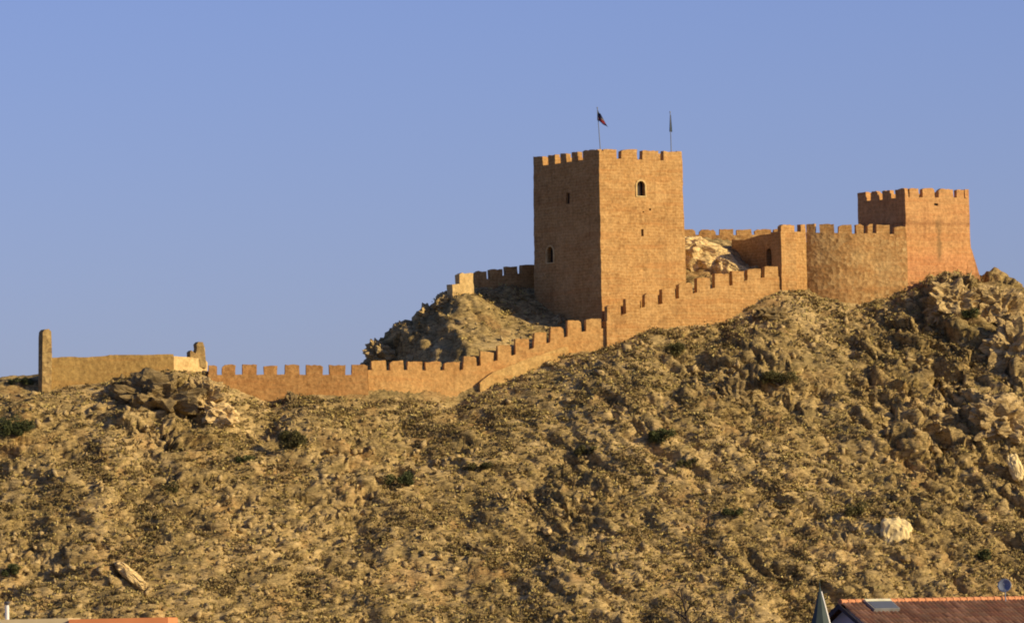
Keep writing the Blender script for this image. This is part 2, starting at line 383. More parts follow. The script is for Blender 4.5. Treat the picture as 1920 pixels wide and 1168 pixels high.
idx = np.arange(nx * ny).reshape(nx, ny)
quads = np.stack([idx[:-1, :-1], idx[1:, :-1], idx[1:, 1:], idx[:-1, 1:]], -1).reshape(-1, 4)
me.vertices.add(len(P)); me.vertices.foreach_set("co", P.ravel())
me.loops.add(quads.size); me.loops.foreach_set("vertex_index", quads.ravel().astype(np.int32))
me.polygons.add(len(quads)); me.polygons.foreach_set("loop_start", np.arange(0, quads.size, 4, dtype=np.int32))
me.update(calc_edges=True); me.materials.append(M_HILL)
hill = bpy.data.objects.new("hill", me); COL.objects.link(hill); tag(hill, kind='structure')
hill["label"] = "rocky hillside of pale stone and dry scrub"

gm = MB(); gm.add([(-6000, -1500, 0), (6000, -1500, 0), (6000, 9000, 0), (-6000, 9000, 0)], [(0, 1, 2, 3)])
M_GROUND = plain("dry_ground", (.11, .09, .045), .95, .1, .05, .3)
go = gm.build("ground", M_GROUND); tag(go, "dry flat ground around the hill", kind='structure')
def ground_z(x, y):
    i = int(np.clip(np.searchsorted(xs, x), 1, nx - 1)); j = int(np.clip(np.searchsorted(ys, y), 1, ny - 1))
    return TV[i * ny + j][2]

# ------------------------------------------------------------------ masonry solids
def resample(pts, du, extra=()):
    """pts: list of (x,y,zb,zt); returns nodes with u"""
    pts = np.array(pts, float); seg = np.linalg.norm(np.diff(pts[:, :2], axis=0), axis=1); U = np.concatenate([[0], np.cumsum(seg)])
    us = set()
    for a, b in zip(U[:-1], U[1:]):
        n = max(1, int(round((b - a) / du))); us |= set(np.round(np.linspace(a, b, n + 1), 4).tolist())
    us |= set(round(e, 4) for e in extra)
    us = np.array(sorted(us)); keep = [us[0]]
    for u in us[1:]:
        if u - keep[-1] > .03: keep.append(u)
        elif any(abs(u - e) < .001 for e in extra): keep[-1] = u
    us = np.array(keep)
    return us, np.stack([np.interp(us, U, pts[:, k]) for k in range(4)], 1)
def in_hole(h, u, z):
    u0, u1, z0, z1, arch, dep = h
    if not (u0 < u < u1 and z0 < z < z1): return False
    if arch:
        r = (u1 - u0) / 2; zs = z1 - r
        if z > zs and ((u - (u0 + r)) ** 2 + (z - zs) ** 2) > r * r: return False
    return True
def hole_lines(holes):
    eu = []; ez = []
    for (u0, u1, z0, z1, arch, dep) in holes:
        eu += list(np.linspace(u0, u1, max(2, int((u1 - u0) / .11) + 1)))
        ez += [z0, z1] + (list(np.linspace(z1 - (u1 - u0) / 2, z1, 6)) if arch else [])
    return eu, ez
def ring_solid(name, ring, cap, nfront, mat, parent, holes=(), batter=0.0, ctr=None, dv=.38, wa=.045, wb=.07, closed_u=0):
    """ring: nodes (x,y,zb,zt) in order, u array; holes are cut into nodes [0,nfront)"""
    us, R = ring
    n = len(R)
    eu, ez = hole_lines(holes)
    hgt = (R[:, 3] - R[:, 2]).max(); nt = max(2, int(hgt / dv))
    ts = set(np.round(np.linspace(0, 1, nt + 1), 5).tolist())
    h0 = int(np.argmin(np.abs(us[:nfront] - (holes[0][0] + holes[0][1]) / 2))) if len(holes) else 0
    zb0, zt0 = R[h0, 2], R[h0, 3]
    for z in ez: ts.add(round((z - zb0) / (zt0 - zb0), 5))
    ts = np.array(sorted(ts)); T = len(ts)
    V = []; UV = []
    for i in range(n):
        for t in ts:
            z = R[i, 2] + (R[i, 3] - R[i, 2]) * t; x, y = R[i, 0], R[i, 1]
            if batter and ctr is not None:
                k = 1 + batter * (1 - t); x = ctr[0] + (x - ctr[0]) * k; y = ctr[1] + (y - ctr[1]) * k
            V.append((x, y, z)); UV.append((us[i], z))
    V = [tuple(v) for v in wob(V, wa, wb)]
    vid = lambda i, t: (i % n) * T + t
    Fs = []; holeset = {}
    for i in range(n):
        for t in range(T - 1):
            if i < nfront - 1:
                uc = (us[i] + us[i + 1]) / 2; zc = zb0 + (zt0 - zb0) * (ts[t] + ts[t + 1]) / 2
                hh = [h for h in holes if in_hole(h, uc, zc)]
                if hh: holeset[(i, t)] = hh[0]; continue
            Fs.append((vid(i, t), vid(i + 1, t), vid(i + 1, t + 1), vid(i, t + 1)))
    rec = {}
    def rv(i, t, h):
        if (i, t) not in rec:
            j = min(i, nfront - 2); dx, dy = R[j + 1, 0] - R[j, 0], R[j + 1, 1] - R[j, 1]; l = math.hypot(dx, dy)
            nn = (-dy / l, dx / l); v = V[vid(i, t)]
            rec[(i, t)] = len(V); V.append((v[0] + nn[0] * h[5], v[1] + nn[1] * h[5], v[2])); UV.append((UV[vid(i, t)][0] + .3, UV[vid(i, t)][1]))
        return rec[(i, t)]
    for (i, t), h in holeset.items():
        Fs.append((rv(i, t, h), rv(i + 1, t, h), rv(i + 1, t + 1, h), rv(i, t + 1, h)))
        for (di, dt, a, b_) in ((-1, 0, (i, t), (i, t + 1)), (1, 0, (i + 1, t + 1), (i + 1, t)), (0, -1, (i + 1, t), (i, t)), (0, 1, (i, t + 1), (i + 1, t + 1))):
            if (i + di, t + dt) not in holeset:
                Fs.append((vid(*a), vid(*b_), rv(b_[0], b_[1], h), rv(a[0], a[1], h)))
    top = T - 1
    if cap == 'ngon': Fs.append(tuple(vid(i, top) for i in range(n)))
    else:
        h = n // 2
        for i in range(h - 1): Fs.append((vid(i, top), vid(i + 1, top), vid(n - 2 - i, top), vid(n - 1 - i, top)))
    return mesh_obj(name, V, Fs, mat, parent, UV)

def merlon(name, A, Bp, inward, thick, h0, h1, mat, parent, flat=None, proud=0.0, u0=0.0):
    """A,Bp: 3D front-bottom corners; merlon rises h0 / h1 above them (or to flat z)"""
    A = np.array(A, float); Bp = np.array(Bp, float); w = np.linalg.norm((Bp - A)[:2]); nu = max(2, int(w / .3)); nz = 3; nt = 2
    inw = np.array([inward[0], inward[1], 0.0]); V = []; UV = []; idm = {}; Fs = []
    za, zb = (A[2] + h0, Bp[2] + h1) if flat is None else (flat, flat)
    cut = [random.choice((0, 0, .05, .1, .22)) if i in (0, nu) else random.choice((0, 0, 0, .04, .08)) for i in range(nu + 1)]; cw_ = [random.uniform(-.05, .07), random.uniform(-.05, .07)]
    for i in range(nu + 1):
        for k in range(nz + 1):
            for j in range(nt + 1):
                if 0 < i < nu and 0 < k < nz and 0 < j < nt: continue
                f = i / nu; b = A + (Bp - A) * f; zt = za + (zb - za) * f - cut[i]
                if k: b = b + (Bp - A) / w * ((cw_[0] if i == 0 else -cw_[1] if i == nu else 0) * k / nz)
                p = b + inw * (thick * j / nt); p[2] = b[2] + (zt - b[2]) * k / nz
                idm[(i, k, j)] = len(V); V.append(p); UV.append((u0 + w * f + thick * j / nt, p[2]))
    for k in range(nz):
        for i in range(nu):
            for j in (0, nt): Fs.append((idm[(i, k, j)], idm[(i + 1, k, j)], idm[(i + 1, k + 1, j)], idm[(i, k + 1, j)]))
        for j in range(nt):
            for i in (0, nu): Fs.append((idm[(i, k, j)], idm[(i, k, j + 1)], idm[(i, k + 1, j + 1)], idm[(i, k + 1, j)]))
    for i in range(nu):
        for j in range(nt): Fs.append((idm[(i, nz, j)], idm[(i + 1, nz, j)], idm[(i + 1, nz, j + 1)], idm[(i, nz, j + 1)]))
    return mesh_obj(name, wob(V), Fs, mat, parent, UV)

def wall_run(knots, thick=1.2, du=.35, extra=()):
    """knots: (x,y,zb,zt) front line; returns ring nodes (front then back reversed) and the polyline"""
    us, Fn = resample(knots, du, extra)
    d = np.gradient(Fn[:, :2], axis=0); d /= np.linalg.norm(d, axis=1)[:, None]
    nn = np.stack([-d[:, 1], d[:, 0]], 1)
    Bk = Fn.copy(); Bk[:, :2] += nn * thick
    R = np.concatenate([Fn, Bk[::-1]]); U = np.concatenate([us, (us[-1] + thick + (us[-1] - us))[::-1] * 0 + us[-1] + thick + (us[-1] - us[::-1])])
    return (U, R), len(Fn)
def curtain(o, part, plan, tops, mat, botdy=45, thick=1.2, holes=(), dv=.38, du=.35):
    """plan: (px,Y) list; tops: (px,py) list of crenel level."""
    pa = np.array(plan, float); ta = np.array(tops, float)
    pp = sorted(set(pa[:, 0].tolist() + ta[:, 0].tolist()))
    pp = [p for p in pp if pa[0, 0] <= p <= pa[-1, 0]]
    kn = []
    for p in pp:
        # plane interpolation in plan through the straight segment
        j = int(np.clip(np.searchsorted(pa[:, 0], p) - 1, 0, len(pa) - 2))
        A = at(pa[j, 0], np.interp(pa[j, 0], ta[:, 0], ta[:, 1]), pa[j, 1]); B_ = at(pa[j + 1, 0], np.interp(pa[j + 1, 0], ta[:, 0], ta[:, 1]), pa[j + 1, 1])
        q_ = hit(p, np.interp(p, ta[:, 0], ta[:, 1]), A, B_)
        kn.append((q_[0], q_[1], min(ground_z(q_[0], q_[1]), ground_z(q_[0], q_[1] - .8)) - 1.6, q_[2]))
    hl = []
    eu = []
    P0, P1 = np.array(kn[0]), np.array(kn[-1])
    for (x0, y0, x1, y1, arch, dep) in holes:
        a = hit(x0, y1, P0, P1); b_ = hit(x1, y0, P0, P1); c_ = hit((x0 + x1) / 2, y0, P0, P1); e_ = hit((x0 + x1) / 2, y1, P0, P1)
        ua = math.hypot(a[0] - P0[0], a[1] - P0[1]); ub = math.hypot(b_[0] - P0[0], b_[1] - P0[1]); hl.append((ua, ub, e_[2], c_[2], arch, dep))
    eu, _ = hole_lines(hl)
    ring, nf = wall_run(kn, thick, du, eu)
    ob = ring_solid(part, ring, 'strip', nf, mat, o, hl, dv=dv)
    return kn, ob, hl
def merlons_on(o, kn, spans, tops, mat, thick=.6, name="merlon", flat=True):
    """spans: (px0,px1) list; tops: function px->py of merlon top"""
    kn = np.array(kn)
    for (a, b_) in spans:
        pts = []
        for p in (a, b_):
            best = None
            for j in range(len(kn) - 1):
                q_ = hit(p, tops((a + b_) / 2), kn[j], kn[j + 1])
                f = np.dot(q_[:2] - kn[j, :2], kn[j + 1, :2] - kn[j, :2]) / np.dot(kn[j + 1, :2] - kn[j, :2], kn[j + 1, :2] - kn[j, :2])
                e = max(0, -f, f - 1)
                if best is None or e < best[0]:
                    fc = min(1, max(0, f)); best = (e, kn[j] + (kn[j + 1] - kn[j]) * fc)
            pts.append(best[1])
        A = (pts[0][0], pts[0][1], pts[0][3]); B_ = (pts[1][0], pts[1][1], pts[1][3])
        dx, dy = B_[0] - A[0], B_[1] - A[1]; l = math.hypot(dx, dy); inn = (-dy / l, dx / l)
        mid = hit((a + b_) / 2, tops((a + b_) / 2), A, B_)
        merlon(name, A, B_, inn, thick, 1, 1, mat, o, flat=max(mid[2], max(A[2], B_[2]) + .5) + random.uniform(-.05, .05), u0=a * .06)
random.seed(4)
def wbase(px, Y): return tuple(at(px, TB(px), Y))

# ---- tower builder (square plan with batter)
def tower(o, pts, ztop, zbot, mat, holes_by_side, batter, gaps, mh, mthick=.6):
    """pts: plan corners at the top, ordered front-left, near, right, far (so outward is to the right of travel reversed)"""
    corners = [np.array(p, float) for p in pts]; ctr = sum(corners) / 4
    nodes = []; us = []; u = 0; extra = []
    H = []
    lens = []
    for k in range(4):
        a, b_ = corners[k], corners[(k + 1) % 4]; lens.append(np.linalg.norm(b_ - a))
    off = np.concatenate([[0], np.cumsum(lens)])
    for (k, x0, y0, x1, y1, arch, dep) in holes_by_side:
        a3 = (corners[k][0], corners[k][1], 0); b3 = (corners[(k + 1) % 4][0], corners[(k + 1) % 4][1], 0)
        zc = hit((x0 + x1) / 2, (y0 + y1) / 2, a3, b3)[2]; kk = 1 + batter * (ztop - zc) / (ztop - zbot)
        A3 = ctr + (corners[k] - ctr) * kk; B3 = ctr + (corners[(k + 1) % 4] - ctr) * kk
        p_ = hit(x0, y1, A3, B3); q_ = hit(x1, y0, A3, B3); r_ = hit((x0 + x1) / 2, y0, A3, B3); s_ = hit((x0 + x1) / 2, y1, A3, B3)
        ua = np.linalg.norm(p_[:2] - A3) / kk + off[k]; ub = np.linalg.norm(q_[:2] - A3) / kk + off[k]
        H.append((ua, ub, s_[2], r_[2], arch, dep))
    eu, _ = hole_lines(H)
    us_, R = resample([(c[0], c[1], zbot, ztop) for c in corners] + [(corners[0][0], corners[0][1], zbot, ztop)], .4, eu)
    nfr = int(np.searchsorted(us_, off[2] + .001))
    ob = ring_solid("wall", (us_[:-1], R[:-1]), 'ngon', nfr, mat, o, H, batter=batter, ctr=ctr, dv=.42)
    for k in range(4):
        a, b_ = corners[k], corners[(k + 1) % 4]; d_ = (b_ - a) / lens[k]; inn = (-d_[1], d_[0])
        for (s0, s1) in gaps[k]:
            e = mthick + .004 if s0 == 0 and k % 2 == 0 else 0
            A = a + d_ * (s0 * lens[k]); B_ = a + d_ * (s1 * lens[k])
            if k % 2 == 1:      # leave the corner blocks to the neighbouring sides
                if s0 == 0: A = a + d_ * (mthick + .004)
                if s1 == 1: B_ = b_ - d_ * (mthick + .004)
            merlon("merlon", (A[0], A[1], ztop), (B_[0], B_[1], ztop), inn, mthick, mh, mh + random.uniform(-.08, .06), mat, o, u0=off[k] + s0 * lens[k])
    return H, corners, off, ctr
def inv(gs):   # gaps as fractions -> merlon spans
    e = [0.0] + [x for g_ in gs for x in g_] + [1.0]; return [(e[i], e[i + 1]) for i in range(0, len(e), 2)]

# ------------------------------------------------------------------ the keep
KA = at(1123, 297, 700); KB = at(1279, 300, 706.3); KCn = at(1000, 313, 710.0)
KD = KB + KCn - KA
ztop = KA[2]; zbot = 36.0
kp = empty("castle_keep", (KA[0], KA[1], 40), label="tall square stone keep carrying two flagpoles, highest tower of the castle", cat="castle keep")
def side_gaps(px0, px1, py, A, B_, gl):
    L_ = np.linalg.norm((B_ - A)[:2]); out = []
    for (g0, g1) in gl:
        out.append(tuple(float(np.linalg.norm((hit(g, py, A, B_) - A)[:2]) / L_) for g in (g0, g1)))
    return out
gl = side_gaps(0, 0, 305, KCn, KA, [(1018, 1028.5), (1041, 1051.5), (1062.5, 1072), (1084, 1093.5)])
gr = side_gaps(0, 0, 290, KA, KB, [(1156, 1165), (1194, 1204), (1234, 1244)])
rev = lambda g_: [(1 - b_, 1 - a) for a, b_ in g_][::-1]
KH, KCor, KOff, KCtr = tower(kp, [KCn[:2], KA[:2], KB[:2], KD[:2]], ztop, zbot, M_KEEP,
    [(1, 1194, 339, 1209, 368, True, .7), (1, 1203, 430, 1207, 443, False, .5), (0, 1061, 362, 1068, 383, False, .6), (0, 1026, 462, 1038, 493, True, .7), (1, 1217, 391, 1221, 395, False, .4),
     (1, 1204, 396, 1207, 399, False, .3)],
    .035, [inv(gl), inv(gr), inv(rev(gl)), inv(rev(gr))], 1.05)
def tower_pt(Hk, u, z, dep, cor, off, ctr, zt, zb, bat):
    k = int(np.searchsorted(off, u) - 1); a, b_ = cor[k], cor[(k + 1) % 4]; d_ = (b_ - a) / np.linalg.norm(b_ - a)
    p_ = a + d_ * (u - off[k]); kk = 1 + bat * (zt - z) / (zt - zb); p_ = ctr + (p_ - ctr) * kk
    return np.array([p_[0] - d_[1] * dep, p_[1] + d_[0] * dep, z])
def window_at(parent, h, fn, surround=True, mull=True, pane_dep=.5, sw=.16):
    u0, u1, z0, z1, arch, dep = h
    def arc(grow, dep_):
        r = (u1 - u0) / 2 + grow; zs = z1 - (u1 - u0) / 2 if arch else z1; pts = [(u0 - grow, z0 - grow * .6)]
        if arch: pts += [((u0 + u1) / 2 - r * math.cos(t), zs + r * math.sin(t)) for t in np.linspace(0, math.pi, 9)]
        else: pts += [(u0 - grow, z1 + grow), (u1 + grow, z1 + grow)]
        pts += [(u1 + grow, z0 - grow * .6)]
        return [fn(a, b_, dep_) for a, b_ in pts]
    if surround:
        I = arc(-.03, -.09); O = arc(sw, -.09); I2 = arc(-.03, .12); O2 = arc(sw, .12); n = len(I); V = I + O + I2 + O2; Fs = []
        for i in range(n):
            j = (i + 1) % n
            Fs += [(i, j, n + j, n + i), (i, j, 2 * n + j, 2 * n + i), (n + i, n + j, 3 * n + j, 3 * n + i)]
        w_ = mesh_obj("window", V, Fs, M_PALE, parent, [(v[0], v[2]) for v in V])
        w_o = w_
    pn = arc(.02, pane_dep)
    pane = mesh_obj("pane" if surround else "window", pn, [tuple(range(len(pn)))], M_DARK, w_o if surround else parent)
    if surround and mull:
        mb = MB(); uc = (u0 + u1) / 2; mb.tube(fn(uc, z0, .25), fn(uc, z1 - .05, .25), .06, .06, 6); mb.build("mullion", M_WOOD, w_o)
kfn = lambda u, z, dep: tower_pt(None, u, z, dep, KCor, KOff, KCtr, ztop, zbot, .035)
window_at(kp, KH[0], kfn, True, True)
window_at(kp, KH[1], kfn, False, False, .3)
window_at(kp, KH[2], kfn, False, False, .35)
window_at(kp, KH[3], kfn, True, False)

# flagpoles on the keep
def flagpole(base, tip, label, cloth, mats, r=.055):
    o = empty("flagpole", tuple(base), label=label, cat="flagpole", group="flagpoles on the keep")
    mb = MB(); mb.tube(base, tip, r, r * .7, 8); mb.build("pole", M_POLE, o)
    mb = MB(); t = np.array(tip); mb.tube(t + [0, 0, -.02], t + [0, 0, .12], .09, .05, 8); mb.build("finial", M_POLE, o)
    nu, nv = 16, 18
    V = []; Fs = []; UV = []
    for i in range(nu + 1):
        for j in range(nv + 1):
            V.append(cloth(i / nu, j / nv)); UV.append((i / nu, j / nv))
    for i in range(nu):
        for j in range(nv): Fs.append((i * (nv + 1) + j, (i + 1) * (nv + 1) + j, (i + 1) * (nv + 1) + j + 1, i * (nv + 1) + j + 1))
    f = mesh_obj("flag", V, Fs, mats, o, UV, True)
    md = f.modifiers.new("cloth_thickness", 'SOLIDIFY'); md.thickness = .02
    return o
M_POLE = plain("pole_metal", (.16, .18, .20), .5, .4)
def flagmat(name, bands):
    mt, N, L, b = newmat(name, .8, .1)
    uv = N.new("ShaderNodeTexCoord").outputs["UV"]; sp = N.new("ShaderNodeSeparateXYZ"); L.new(uv, sp.inputs[0])
    r = N.new("ShaderNodeValToRGB"); r.color_ramp.interpolation = 'CONSTANT'; e = r.color_ramp.elements
    while len(e) < len(bands): e.new(.5)
    for k, (p_, c_) in enumerate(bands): e[k].position = p_; e[k].color = tuple(c_) + (1,)
    L.new(sp.outputs[1], r.inputs[0]); L.new(r.outputs[0], b.inputs["Base Color"]); return mt
MF1 = flagmat("flag_cloth_dark_bands", [(0, (.02, .025, .06)), (.40, (.10, .09, .085)), (.58, (.14, .014, .016)), (.86, (.018, .018, .06))])
MF2 = flagmat("flag_cloth_blue_green", [(0, (.012, .018, .04)), (.55, (.010, .022, .010))])
b1 = at(1127, 300, 701.3); t1 = at(1120, 203, 701.3)
def cloth1(s, t):   # hangs from the top of the pole and droops to the right
    top = at(1119.5, 205, 701.3); w = 1.35 * s
    hang = 1.25 * t
    return top + np.array([w * (.32 + .60 * t * (1 - .1 * s)), .16 * math.sin(6.5 * s + 3 * t) * (.3 + s), -w * (.62 + .35 * t) * .85 - hang * (1 - .25 * s) + .05 * math.sin(9 * s)])
flagpole(b1, t1, "flagpole at the near corner of the keep, flag drooping to the right", cloth1, MF1)
b2 = at(1259, 300, 707.5); t2 = at(1256.5, 211, 707.5)
def cloth2(s, t):   # limp, seen nearly edge-on
    top = at(1257, 213, 707.5); w = s * .38
    return top + np.array([-.05 + .10 * math.sin(9 * s) * (.4 + t) + .07 * s, w * 1.4, -2.0 * t * (1 - .08 * s) - .5 * w])
flagpole(b2, t2, "flagpole above the right side of the keep, limp flag seen edge-on", cloth2, MF2)

# ------------------------------------------------------------------ ruined west wall with two stumps
M_STUMP = masonry("stump_masonry", (.33, .235, .10), (.50, .38, .17), (.14, .10, .05), (.36, .26, .12), bw=.4, bh=.25, rubble=.8, bump=.9)
rw = empty("ruined_wall", wbase(200, 685.5), label="plain ruined wall without merlons, with a thin stump at each end, far left", cat="castle wall")
kn, ob, _ = curtain(rw, "wall", [(78, 684), (325, 687.2)], [(78, 673), (97, 671), (140, 669), (148, 670), (200, 666.5), (206, 665), (260, 665), (325, 664)], M_WEST, thick=1.0)
kn2, ob, _ = curtain(rw, "end_wall", [(325.5, 687.25), (389, 691)], [(325, 668), (358, 670), (385, 674), (389, 680)], M_PALE, thick=1.0)
def stump(o, outline, Y, thick, yaw, mat, dark_side=None):
    """upright broken masonry, outline in photo columns; given real thickness and turned by yaw"""
    c = at(np.mean([p_[0] for p_ in outline]), outline[0][1], Y); a = np.array([math.cos(yaw), math.sin(yaw), 0]); n_ = np.array([-a[1], a[0], 0])
    P0 = c; P1 = c + a
    f = [hit(x, y, P0, P1) for x, y in outline]; V = list(f) + [p_ + n_ * thick for p_ in f]; n = len(f)
    Fs = [tuple(range(n)), tuple(range(2 * n - 1, n - 1, -1))] + [(i, n + i, n + (i + 1) % n, (i + 1) % n) for i in range(n)]
    return mesh_obj("wall_stump", wob(V, .06, .05), Fs, mat, o, [(v[0], v[2]) for v in V])
stump(rw, [(79, 745), (80, 655), (80, 632), (80.5, 622), (84, 617.5), (91, 617), (96, 621), (96, 640), (97, 668), (96, 745)], 683.6, .9, .55, M_STUMP)
stump(rw, [(357, 684), (356, 660), (359, 657), (366, 664), (369, 654), (368, 646), (372, 641), (380, 642), (384, 652), (386, 676), (387, 690)], 690.0, .8, .5, M_STUMP)

# ------------------------------------------------------------------ lower curtain wall in three runs
cw = empty("curtain_wall", wbase(545, 688.5), label="battlemented wall between the ruined wall and the vertical corner seam, sky behind its merlons", cat="castle wall", group="curtain walls")
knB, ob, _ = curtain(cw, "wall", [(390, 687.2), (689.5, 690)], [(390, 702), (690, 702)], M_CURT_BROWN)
gB = [(407, 416), (441, 454), (481, 495), (519, 534), (562, 574), (605, 618), (647, 659)]
def spans(a, b_, g_):
    e = [a] + [x for q_ in g_ for x in q_] + [b_]; return [(e[i], e[i + 1]) for i in range(0, len(e), 2)]
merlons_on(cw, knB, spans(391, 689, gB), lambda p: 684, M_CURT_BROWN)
cw2 = empty("curtain_wall", wbase(900, 692), label="bright battlemented wall climbing in steps from the vertical seam to the keep's foot", cat="castle wall", group="curtain walls")
tD = [(690, 694), (862, 694), (897, 686), (930, 676), (963, 666), (997, 653), (1027, 643), (1060, 632), (1094, 622), (1136, 614)]
knD, ob, _ = curtain(cw2, "wall", [(690, 690.3), (1136, 698.5)], tD, M_CURT)
gD = [(690, 697), (724, 731), (757, 764), (791, 798), (825, 833), (861, 868), (893, 901), (925, 933), (959, 967), (992, 1001), (1024, 1031), (1057, 1064), (1090, 1099), (1127, 1136)]
spD = [(gD[i][1], gD[i + 1][0]) for i in range(len(gD) - 1)]
mtD = tab([(697, 676), (860, 679), (868, 668), (892, 667), (914, 658), (947, 647), (979, 634), (1012, 624), (1044, 614), (1077, 602), (1113, 598)])
merlons_on(cw2, knD, spD, mtD, M_CURT)
# pale battered footing
ft = [(p_, np.interp(p_, *np.array([(860, 770), (880, 738), (905, 712), (925, 697), (965, 683), (997, 670), (1027, 660), (1058, 650), (1066, 650)]).T)) for p_ in (900, 905, 925, 965, 997, 1027, 1058, 1066)]
curtain(cw2, "footing", [(900, 693.5), (1066, 696.6)], ft, M_FOOT, thick=.6)
cw3 = empty("curtain_wall", wbase(1300, 704), label="battlemented wall running below the bright face of the keep up to the right-hand fortress", cat="castle wall", group="curtain walls")
tE = [(1137, 602), (1168, 590), (1203, 577), (1236, 571), (1270, 559), (1303, 550), (1335, 541), (1370, 535), (1398, 526), (1430, 521), (1464, 519)]
knE, ob, _ = curtain(cw3, "wall", [(1137, 698.2), (1464, 709.8)], tE, M_KEEP, holes=[])
gE = [(1163, 1173), (1199, 1208), (1232, 1241), (1266, 1273), (1299, 1307), (1331, 1340), (1367, 1373), (1395, 1402), (1426, 1433), (1459, 1464)]
mtE = tab([(1150, 572), (1186, 560), (1220, 549), (1254, 540), (1287, 530), (1320, 520), (1355, 512), (1384, 508), (1414, 504), (1446, 501)])
merlons_on(cw3, knE, spans(1138, 1464, gE)[:-1], mtE, M_KEEP)

# ------------------------------------------------------------------ upper left wall of the keep's platform
ul = empty("curtain_wall", tuple(at(925, 540, 710)), label="short shaded battlemented wall on the mound left of the keep, ending in a sunlit block", cat="castle wall", group="curtain walls")
tI = [(866, 528), (889, 526), (912, 524), (945, 517), (974, 513), (1010, 511)]
knI, ob, _ = curtain(ul, "wall", [(889, 710.6), (1010, 714.6)], tI, M_KEEP, thick=1.0)
merlons_on(ul, knI, [(891, 912), (919, 942), (949, 971), (978, 1003)], tab([(890, 509), (930, 505), (960, 500), (990, 496)]), M_KEEP)
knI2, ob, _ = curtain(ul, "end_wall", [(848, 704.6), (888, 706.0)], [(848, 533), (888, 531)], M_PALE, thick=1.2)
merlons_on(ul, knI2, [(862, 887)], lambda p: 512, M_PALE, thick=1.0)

# ------------------------------------------------------------------ courtyard back wall
bw = empty("curtain_wall", tuple(at(1360, 452, 724)), label="low distant battlemented wall between the keep and the right-hand fortress", cat="castle wall", group="curtain walls")
knH, ob, _ = curtain(bw, "wall", [(1270, 722.5), (1470, 724.5)], [(1270, 441), (1470, 440)], M_RUB)
merlons_on(bw, knH, spans(1272, 1468, [(1304, 1311), (1342, 1349), (1376, 1382), (1410, 1416), (1446, 1452)]), lambda p: 430, M_KEEP)

# ------------------------------------------------------------------ right-hand fortress wall (turret facet, long face, shaded inner side)
fo = empty("fortress_wall", wbase(1600, 712.5), label="high battlemented wall of rough rubble between the arched inner doorway and the right-hand tower", cat="castle wall")
knF, ob, _ = curtain(fo, "turret_wall", [(1464, 709.6), (1511, 712.2)], [(1464, 434), (1511, 435)], M_KEEP, thick=1.6)
merlons_on(fo, knF, [(1464.5, 1489), (1501, 1511)], lambda p: 421, M_KEEP)
knG, ob, _ = curtain(fo, "wall", [(1511.3, 712.25), (1520, 712.08), (1530, 711.94), (1542, 711.83), (1556, 711.78), (1572, 711.80), (1588, 711.90), (1604, 712.08), (1620, 712.36), (1638, 712.75), (1700, 713.75)], [(1511, 436), (1638, 438), (1700, 440)], M_RUB, thick=1.4)
merlons_on(fo, knG, spans(1511.6, 1699, [(1527, 1537), (1564, 1572), (1597, 1605), (1619, 1627), (1636, 1643), (1667, 1676)]), tab([(1512, 420), (1620, 421), (1690, 425)]), M_KEEP)
knJ, ob, hJ = curtain(fo, "inner_wall", [(1371, 719.0), (1463.5, 709.75)], [(1371, 449), (1395, 450), (1425, 441), (1463, 436)], M_KEEP, thick=2.0, holes=[(1437, 466, 1449, 499, True, .8)])
J0, J1 = np.array(knJ[0]), np.array(knJ[-1]); jd = (J1 - J0)[:2] / np.linalg.norm((J1 - J0)[:2])
jfn = lambda u, z, dep: np.array([J0[0] + jd[0] * u - jd[1] * dep, J0[1] + jd[1] * u + jd[0] * dep, z])
def door_at(parent, h, fn):
    u0, u1, z0, z1, arch, dep = h; r = (u1 - u0) / 2; pts = [(u0, z0)] + [((u0 + u1) / 2 - r * math.cos(t), z1 - r + r * math.sin(t)) for t in np.linspace(0, math.pi, 9)] + [(u1, z0)]
    V = [fn(a, b_, .6) for a, b_ in pts] + [fn(a, b_, .7) for a, b_ in pts]; n = len(pts)
    mesh_obj("door", V, [tuple(range(n)), tuple(range(2 * n - 1, n - 1, -1))] + [(i, (i + 1) % n, n + (i + 1) % n, n + i) for i in range(n)], M_WOOD, parent)
door_at(fo, hJ[0], jfn)

